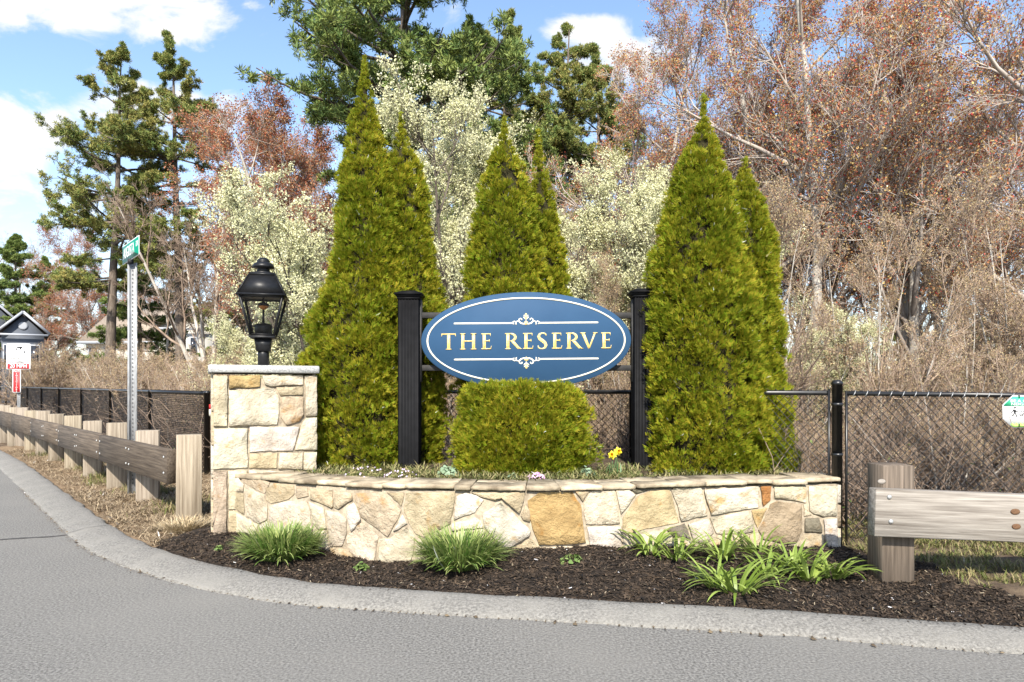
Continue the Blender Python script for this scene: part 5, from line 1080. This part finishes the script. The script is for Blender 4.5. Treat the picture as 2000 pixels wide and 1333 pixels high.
MAP1 = deciduous(101, 9.5, .13, 16, 9, 7, 5, .22, leaf=5, lsz=.020, jit=.06, len1=.40, tw=.004)
MAP2 = deciduous(102, 9.0, .11, 15, 9, 7, 5, .18, (.08, 0), leaf=5, lsz=.020, jit=.06, len1=.42, tw=.004)
RUS1 = deciduous(103, 8.0, .12, 16, 9, 8, 3, .25, leaf=9, lsz=.026, jit=.07, len1=.42, tw=.005)
BARE1 = deciduous(104, 10, .12, 15, 9, 7, 3, .22, (-.05, 0), leaf=1, lsz=.022, len1=.38, tw=.0045)
BARE2 = deciduous(105, 11, .15, 14, 8, 7, 3, .30, (.06, 0), leaf=1, lsz=.024, len1=.40, tw=.0045)
PEAR1 = deciduous(106, 6.8, .07, 20, 9, 7, 0, .15, leaf=8, lsz=.018, stems=2, spread=40, len1=.44, tw=.004, ls=.05, twob=.012, clus=True, jit=.06, up=.12)
PEAR2 = deciduous(107, 5.4, .05, 16, 9, 7, 0, .12, (-.15, 0), leaf=8, lsz=.017, stems=3, spread=42, len1=.45, tw=.0035, clus=True, jit=.06, up=.10)
SHR1 = deciduous(108, 3.6, .022, 9, 6, 5, 2, .08, leaf=2, lsz=.013, stems=7, spread=30, len1=.42, tw=.0026, up=.06)
SHR2 = deciduous(109, 2.6, .018, 8, 6, 5, 2, .05, leaf=2, lsz=.012, stems=8, spread=42, len1=.5, tw=.0024, up=.02)
SAP = deciduous(110, 6.5, .035, 14, 6, 5, 2, .15, (.03, 0), leaf=4, lsz=.014, jit=.05, stems=3, spread=28, len1=.34, tw=.003, up=.10)
BIR = deciduous(111, 8.5, .10, 12, 7, 6, 3, .35, (-.28, 0), leaf=0, stems=3, spread=34, len1=.36, tw=.0045, up=.10)
mm_map = (M_grey, M_br, M_redb); mm_rus = (M_grey, M_br, M_rust); mm_bare = (M_grey, M_tan, M_bud); mm_pear = (M_dk, M_dk, M_blos); mm_shr = (M_grey, M_tan, M_bud)
def AT(px, D): return XP(px, D), D
G_ = 'trees'
for px, D, ms, rz, sc, lab in ((1275, 14.5, MAP1, .3, .92, 'red budding maple just left of the wide arborvitae'), (1480, 12.5, MAP2, 1.1, 1.0, 'red budding maple with pale trunk right of the wide arborvitae'), (1640, 14.5, MAP1, 2.2, 1.1, 'tall red budding maple above the gate post'),
    (1820, 12.0, MAP2, 3.4, .98, 'red budding maple standing above the right timber rail'), (1990, 11.0, MAP1, 4.5, 1.0, 'red budding maple nearest the right edge above the octagonal sign'), (2120, 13.5, MAP2, 5.1, 1.05, 'red budding maple reaching in from beyond the right edge'), (1225, 17, MAP1, 4.4, .9, 'red budding maple below the right end of the white cloud'), (1380, 18.5, MAP2, .9, 1.15, 'distant red budding maple behind the wide arborvitae'), (1570, 12.6, MAP1, 3.9, .98, 'red budding maple between the wide arborvitae and the gate post'), (1735, 12.2, MAP2, .2, .95, 'red budding maple rising above the right timber post'), (1915, 13.2, MAP1, 1.5, 1.05, 'red budding maple left of the octagonal sign, set back')):
    x, y = AT(px, D); put('maple_tree', lab, 'maple', ms, mm_map, x, y, 0, rz, sc, 'red budding maples in the right woodland')
for px, D, ms, rz, sc, lab in ((575, 20, RUS1, .2, 1.12, 'rusty red maple between the pines and the tallest arborvitae'), (640, 23, RUS1, 5.6, 1.15, 'rusty red maple directly behind the tallest arborvitae'), (470, 27, RUS1, 3.6, 1.25, 'rusty red maple above and left of the lantern'), (545, 29, RUS1, 1.0, 1.4, 'tall rusty red maple set back above the lantern'), (505, 23, RUS1, 2.6, 1.1, 'rusty red maple right behind the pale leaning trunks'), (180, 58, RUS1, 1.7, 1.62, 'low rusty red maple behind the street sign'), (100, 62, RUS1, 4.0, 1.45, 'low rusty red maple above the grey house gable'), (270, 60, RUS1, 5.2, 1.5, 'low rusty red maple above the brown roof')):
    x, y = AT(px, D); put('maple_tree', lab, 'maple', ms, mm_rus, x, y, 0, rz, sc, 'rusty red maples at left')
for px, D, ms, rz, sc, lab in ((890, 12.5, PEAR1, .4, .92, 'tallest white blossoming pear tree between the left arborvitae and the sign'), (600, 12.5, PEAR2, .2, .9, 'white blossoming pear tree behind the lantern'), (690, 14.0, PEAR1, 2.0, .60, 'white blossoming pear tree behind the tallest arborvitae'), (1175, 11.5, PEAR1, 3.1, .72, 'white blossoming pear tree right of the slim arborvitae spire'),
    (1265, 11.5, PEAR2, 1.3, .8, 'white blossoming pear tree partly hidden by the wide arborvitae'), (945, 14, PEAR1, 5.0, .98, 'white blossoming pear tree far behind the sign'), (1080, 14, PEAR1, 1.2, .62, 'white blossoming pear tree between the middle arborvitae pair and the right sign post'), (770, 15, PEAR1, 3.9, .75, 'white blossoming pear tree behind the narrow second arborvitae'), (520, 13.5, PEAR2, 4.2, .6, 'small white blossoming pear at the left of the lantern')):
    x, y = AT(px, D); put('pear_tree', lab, 'pear tree', ms, mm_pear, x, y, 0, rz, sc, 'white blossoming pears')
x, y = AT(1590, 9.2); put('pear_tree', 'sparse white blossoming sapling above the fence right of the evergreens', 'pear tree', PEAR2, mm_pear, x, y, 0, 2.2, .42)
x, y = AT(425, 24); put('birch_tree', 'bare pale trunked tree leaning left before the second pine', 'birch', BIR, (M_birch, M_tan, M_bud), x, y, 0, .1, 1.08)
x, y = AT(405, 26); put('birch_tree', 'upright pale bare tree beside the leaning pale trunks', 'birch', BIR, (M_birch, M_tan, M_bud), x, y, 0, 2.9, .9)
rng = np.random.default_rng(77)
# bare woodland trees that cannot be told apart
spots = [(1340, 17), (1450, 16), (1560, 15.5), (1700, 17), (1780, 16), (1900, 15), (1980, 17), (2080, 16), (1620, 21), (1750, 23), (1860, 22), (1950, 24), (2060, 22), (1520, 24), (1680, 28), (1900, 30), (1180, 22), (1090, 20)]
for q, (px, D) in enumerate(spots):
    x, y = AT(px + rng.uniform(-15, 15), D + rng.uniform(-.5, .5)); put('bare_tree', 'bare grey barked woodland tree among the maples beyond the fence', 'bare tree', (BARE1, BARE2)[q % 2], mm_bare, x, y, 0, rng.uniform(0, 6.28), (.62 if px < 1250 else 1.0) * rng.uniform(.7, .95), 'bare woodland trees beyond the fence')
for q, (px, D, sc) in enumerate(((15, 70, 1.55), (-30, 66, 1.5), (60, 74, 1.4), (330, 36, .7), (460, 34, .75), (240, 62, 1.1))):
    x, y = AT(px, D); put('bare_tree', 'pale bare tree far off at left among the pines and houses', 'bare tree', (BARE1, BARE2)[q % 2], mm_bare, x, y, 0, rng.uniform(0, 6.28), sc, 'far bare trees at left')
for q, (px, D, sc) in enumerate(((1030, 25, 1.0), (1110, 23, 1.0), (1190, 21, 1.0), (1255, 19, 1.0), (1150, 28, 1.15))):
    x, y = AT(px, D); put('bare_tree', 'olive tan budding tree below the white cloud right of the middle arborvitae', 'bare tree', (BARE1, BARE2)[q % 2], (M_grey, M_br, M_bud), x, y, 0, q * 1.4 + .5, sc * .72, 'olive tan trees below the cloud')
# slender saplings and thicket shrubs beyond the fence
for q in range(26):
    D = rng.uniform(8.0, 13.5); px = rng.uniform(1480, 2090) if q < 21 else rng.uniform(1080, 1300)
    x, y = AT(px, D); put('sapling', 'slender bare sapling with upright tan stems behind the right fence', 'sapling', SAP, mm_shr, x, y, 0, rng.uniform(0, 6.28), rng.uniform(.4, .75) if px > 1400 else rng.uniform(.4, .6), 'saplings in the right thicket')
for q in range(46):
    D = rng.uniform(6.8, 11.5); px = rng.uniform(1120, 2120); sc = rng.uniform(.35, .62)
    x, y = AT(px, D)
    if D < 8.2 and px < 1250: continue
    put('bare_shrub', 'bare tan shrub in the thicket behind the fence right of the sign', 'shrub', (SHR1, SHR2)[q % 2], mm_shr, x, y, 0, rng.uniform(0, 6.28), sc, 'bare shrubs in the right thicket')
for q in range(84):
    D = rng.uniform(12.5, 30); px = rng.uniform(-40, 640)
    x, y = AT(px, D); fl = -4.6 - (D - 10.3) * .909                       # keep behind the left fence line
    if x < fl + .8: continue
    hmax = (1.4 + (760 - rng.uniform(640, 690)) * D / F); put('bare_shrub', 'bare tan shrub in the brush behind the left fence', 'shrub', (SHR2, SHR1)[q % 2], mm_shr, x, y, 0, rng.uniform(0, 6.28), min(1.25, hmax / (2.9 if q % 2 == 0 else 4.0)), 'bare shrubs behind the left fence')
for q in range(12):
    x, y = AT(640 + 40 * q, rng.uniform(10.5, 14)); put('bare_shrub', 'bare tan shrub glimpsed between the evergreens behind the blue sign', 'shrub', (SHR1, SHR2)[q % 2], mm_shr, x, y, 0, rng.uniform(0, 6.28), rng.uniform(.7, .95), 'bare shrubs behind the sign')
# tangled brush that fills the thicket floor
rng = np.random.default_rng(88)
def brush(n, xs, ys, hmax, name, label, seed):
    r_ = np.random.default_rng(seed); bx = r_.uniform(*xs, n); by = r_.uniform(*ys, n)
    fence_y = np.interp(bx, [-16, -4.6, -2.4, -.5, 1.32, 2.6, 2.8, 8], [23.5, 10.5, 9.2, 8.4, 7.7, 6.5, 6.15, 6.15]); k = by > fence_y
    B = np.c_[bx, by, np.zeros(n)][k]; n = len(B); d = unit(np.c_[r_.normal(0, .55, (n, 2)), np.ones(n)]); Ln = r_.uniform(.35, 1, n) * hmax; pts = [B]
    for s_ in range(4): d = unit(d + r_.normal(0, .22, (n, 3)) + np.array((0, 0, -.03))); pts.append(pts[-1] + d * (Ln / 4)[:, None])
    P_ = np.stack(pts, 1); Rr = np.linspace(.006, .0025, 5)[None] * r_.uniform(.6, 1.6, (n, 1))
    C, CR_ = spawn(r_, P_, Rr, 4, .2, 1, 45, 15, .4, 2, .2, .02, .006, .0022, .3)
    tag(link(name, wood_mesh(name, [(P_, Rr, 3), (C, CR_, 3)]), M_tan), label, 'brush', kind='stuff')
brush(5200, (-.6, 8.5), (6.3, 13), 1.5, 'brush', 'tangled bare tan brush behind the right fence', 1)
brush(3800, (-15, -.6), (9.5, 24), 1.9, 'brush', 'tangled bare tan brush behind the left fence', 2)
# brown leaf litter and low green leaves on the thicket floor
r_ = np.random.default_rng(90); n = 16000; C = np.c_[r_.uniform(-12, 9, n), r_.uniform(6.3, 18, n), np.zeros(n)]; fence_y = np.interp(C[:, 0], [-12, -4.6, -2.4, -.5, 1.32, 2.6, 2.8, 9], [19, 10.5, 9.2, 8.4, 7.7, 6.5, 6.15, 6.15]); C = C[C[:, 1] > fence_y]; C[:, 2] = .1 + .12 * r_.random(len(C)) ** 2
V, Q = leaves(r_, C, .035, .6); tag(link('fallen_leaves', fast_mesh('fallen_leaves', V, Q), mat('fallen_leaf', (1, 1, 1), island=((.08, .05, .03), (.15, .10, .06), (.24, .17, .10), (.30, .23, .15)), rough=.9)), 'brown fallen leaves on the thicket floor', 'leaf litter', kind='stuff')
n = 5000; C = np.c_[r_.uniform(-12, 8, n), r_.uniform(6.3, 16, n), r_.random(n) ** 1.5 * .8 + .1]; fence_y = np.interp(C[:, 0], [-12, -4.6, -2.4, -.5, 1.32, 2.6, 2.8, 9], [19, 10.5, 9.2, 8.4, 7.7, 6.5, 6.15, 6.15]); C = C[(C[:, 1] > fence_y) & (vnoise(C[:, 0], C[:, 1], .8, 4) > .55)]
V, Q = leaves(r_, C, .022, .55); tag(link('low_green_leaves', fast_mesh('low_green_leaves', V, Q), M_sp), 'sparse fresh green leaves low in the brush', 'leaves', kind='stuff')

# ------------------------------------------------------------------ pines
def pine(seed, h, r0, bare, prof, nbr, dens, tuft, gap=.25, updir=.10):
    """white pine: layered near-horizontal limbs with needle tufts; prof = (height fraction, limb length)"""
    rng = np.random.default_rng(seed); T = trunk_line(rng, h, (rng.normal(0, .01), 0), 12, .010); TR = (r0 * np.linspace(1, .08, 13))[None]
    nb_ = nbr; tz = bare + (1 - bare) * (np.sort(rng.random(nb_)) ** .9); tz = np.where(tz < .8, np.round(tz * 13) / 13, tz) + rng.normal(0, .010, nb_); tz = np.clip(tz, bare, .985)
    k = (tz * 12).astype(int).clip(0, 11); f_ = (tz * 12 - k)[:, None]; base = T[0][k] * (1 - f_) + T[0][k + 1] * f_
    az = rng.uniform(0, 2 * np.pi, nb_); ln = np.interp(tz, [p[0] for p in prof], [p[1] for p in prof]) * np.where(rng.random(nb_) < gap, rng.uniform(.25, .6, nb_), rng.uniform(.75, 1.15, nb_))
    el = np.interp(tz, [bare, .6, .85, 1], [-.12, .03, .35, 1.15]) + rng.normal(0, .10, nb_); d = np.c_[np.cos(az) * np.cos(el), np.sin(az) * np.cos(el), np.sin(el)]; pts = [base]
    for s_ in range(6): d = unit(d + rng.normal(0, .06, (nb_, 3)) + np.array((0, 0, updir * (s_ - 1) * .35))); pts.append(pts[-1] + d * (ln / 6)[:, None])
    A = np.stack(pts, 1); AR = (.012 + .016 * ln)[:, None] * np.linspace(1, .2, 7)[None]
    B, BR = spawn(rng, A, AR, dens, .22, 1.0, 48, 12, .34, 3, .10, .05, .010, .005, .45, .9)
    C, CR_ = spawn(rng, B, BR, 4, .2, 1.0, 40, 14, .5, 2, .12, .10, .009, .004, .3, .6)
    tips = np.concatenate([along(rng, B, 3, .35, 1.0, .03), along(rng, C, 4, .2, 1.0, .03), C[:, -1]])
    M = len(tips); Ls = tuft; nn = 11; V = []
    dirs = unit(rng.normal(size=(M, nn, 3)) + np.array((0, 0, .8))); s = Ls * rng.uniform(.6, 1.25, (M, nn, 1)); e = unit(np.cross(dirs, rng.normal(size=(M, nn, 3)))) * s * .085
    c_ = tips[:, None, :]; V = np.stack([np.broadcast_to(c_, dirs.shape) - e * .5, c_ + dirs * s * .6 + e, c_ + dirs * s, c_ + dirs * s * .6 - e], 2).reshape(-1, 3); Q = np.arange(M * nn * 4).reshape(M, nn, 4); Q[:, 1:, 0] = Q[:, :1, 0]
    return wood_mesh('trunk', [(T, TR, 9)]), wood_mesh('branches', [(A, AR, 5), (B, BR, 3), (C, CR_, 3)]), fast_mesh('crown', V, Q.reshape(-1, 4))
mm_pine = (M_bark, M_dk, M_need); mm_gp = (M_bark, M_dk, M_gneed)
def hgt(py, D): return 1.4 + (760 - py) * D / F
PIN1 = pine(201, hgt(108, 30), .26, .36, ((.34, 2.0), (.45, 3.3), (.6, 3.5), (.72, 2.8), (.85, 1.7), (.95, .9), (1, .55)), 60, 14, .145, .15, .06)
PIN2 = pine(202, hgt(82, 31), .28, .28, ((.28, 2.2), (.45, 2.7), (.62, 2.8), (.75, 2.4), (.85, 1.5), (.92, 1.0), (1, .55)), 64, 14, .145, .15, .06)
PIN3 = pine(203, 15.5, .30, .40, ((.40, 2.4), (.55, 3.5), (.7, 4.2), (.82, 3.8), (.93, 2.2), (1, .6)), 84, 9, .19, .2, .14)
SPR = pine(204, 11.0, .2, .06, ((.05, 3.0), (.3, 2.8), (.6, 1.9), (.85, .9), (1, .2)), 96, 8, .18, .15, .02)
x, y = AT(212, 30); put('pine_tree', 'leftmost tall white pine with bare lower trunk behind the street sign', 'pine', PIN1, mm_pine, x, y, 0, .4)
x, y = AT(352, 31); put('pine_tree', 'tall white pine behind the pale leaning trunks, second from left', 'pine', PIN2, mm_pine, x, y, 0, 1.2)
x, y = AT(790, 21); put('pine_tree', 'large spreading pine crowning the view above the tallest arborvitae', 'pine', PIN3, mm_gp, x, y, 0, 2.2, 1.04)
x, y = AT(905, 24); put('pine_tree', 'dark pine just right of the large spreading pine', 'pine', PIN3, mm_gp, x, y, 0, 4.3, .86)
x, y = AT(985, 29); put('pine_tree', 'smaller pine top between the large pine and the white cloud', 'pine', PIN2, mm_gp, x, y, 0, 3.0, hgt(50, 29) / hgt(82, 31))
x, y = AT(1095, 29); put('pine_tree', 'pine with rounded top against the white cloud at centre right', 'pine', PIN2, mm_gp, x, y, 0, 5.1, hgt(52, 29) / hgt(82, 31))
x, y = AT(1180, 32); put('pine_tree', 'dim pine behind the bare trees right of the white cloud', 'pine', PIN2, mm_gp, x, y, 0, .7, hgt(100, 32) / hgt(82, 31))
for px, D, py, lab in ((30, 64, 462, 'dark green spruce above the grey house at the left edge'), (82, 66, 505, 'small dark spruce just right of the left edge spruce'), (275, 36, 470, 'dense dark pine between the two tall pines'), (520, 32, 430, 'dark evergreen behind the pear blossom left of the tallest arborvitae'), (455, 30, 540, 'low dark evergreen behind the lantern top')):
    x, y = AT(px, D); put('spruce_tree', lab, 'spruce', SPR, mm_gp, x, y, 0, px * .7, hgt(py, D) / 11.0)
for q, (px, D) in enumerate(((640, 40), (740, 42), (870, 40), (1240, 40), (1400, 44), (1580, 46), (1760, 44), (1920, 48), (2100, 46))):
    x, y = AT(px, D); put('spruce_tree', 'far dark evergreen standing deep behind the bare woodland', 'spruce', SPR, mm_gp, x, y, 0, q * 1.3, .95 if px < 1300 else .6, 'far evergreens')
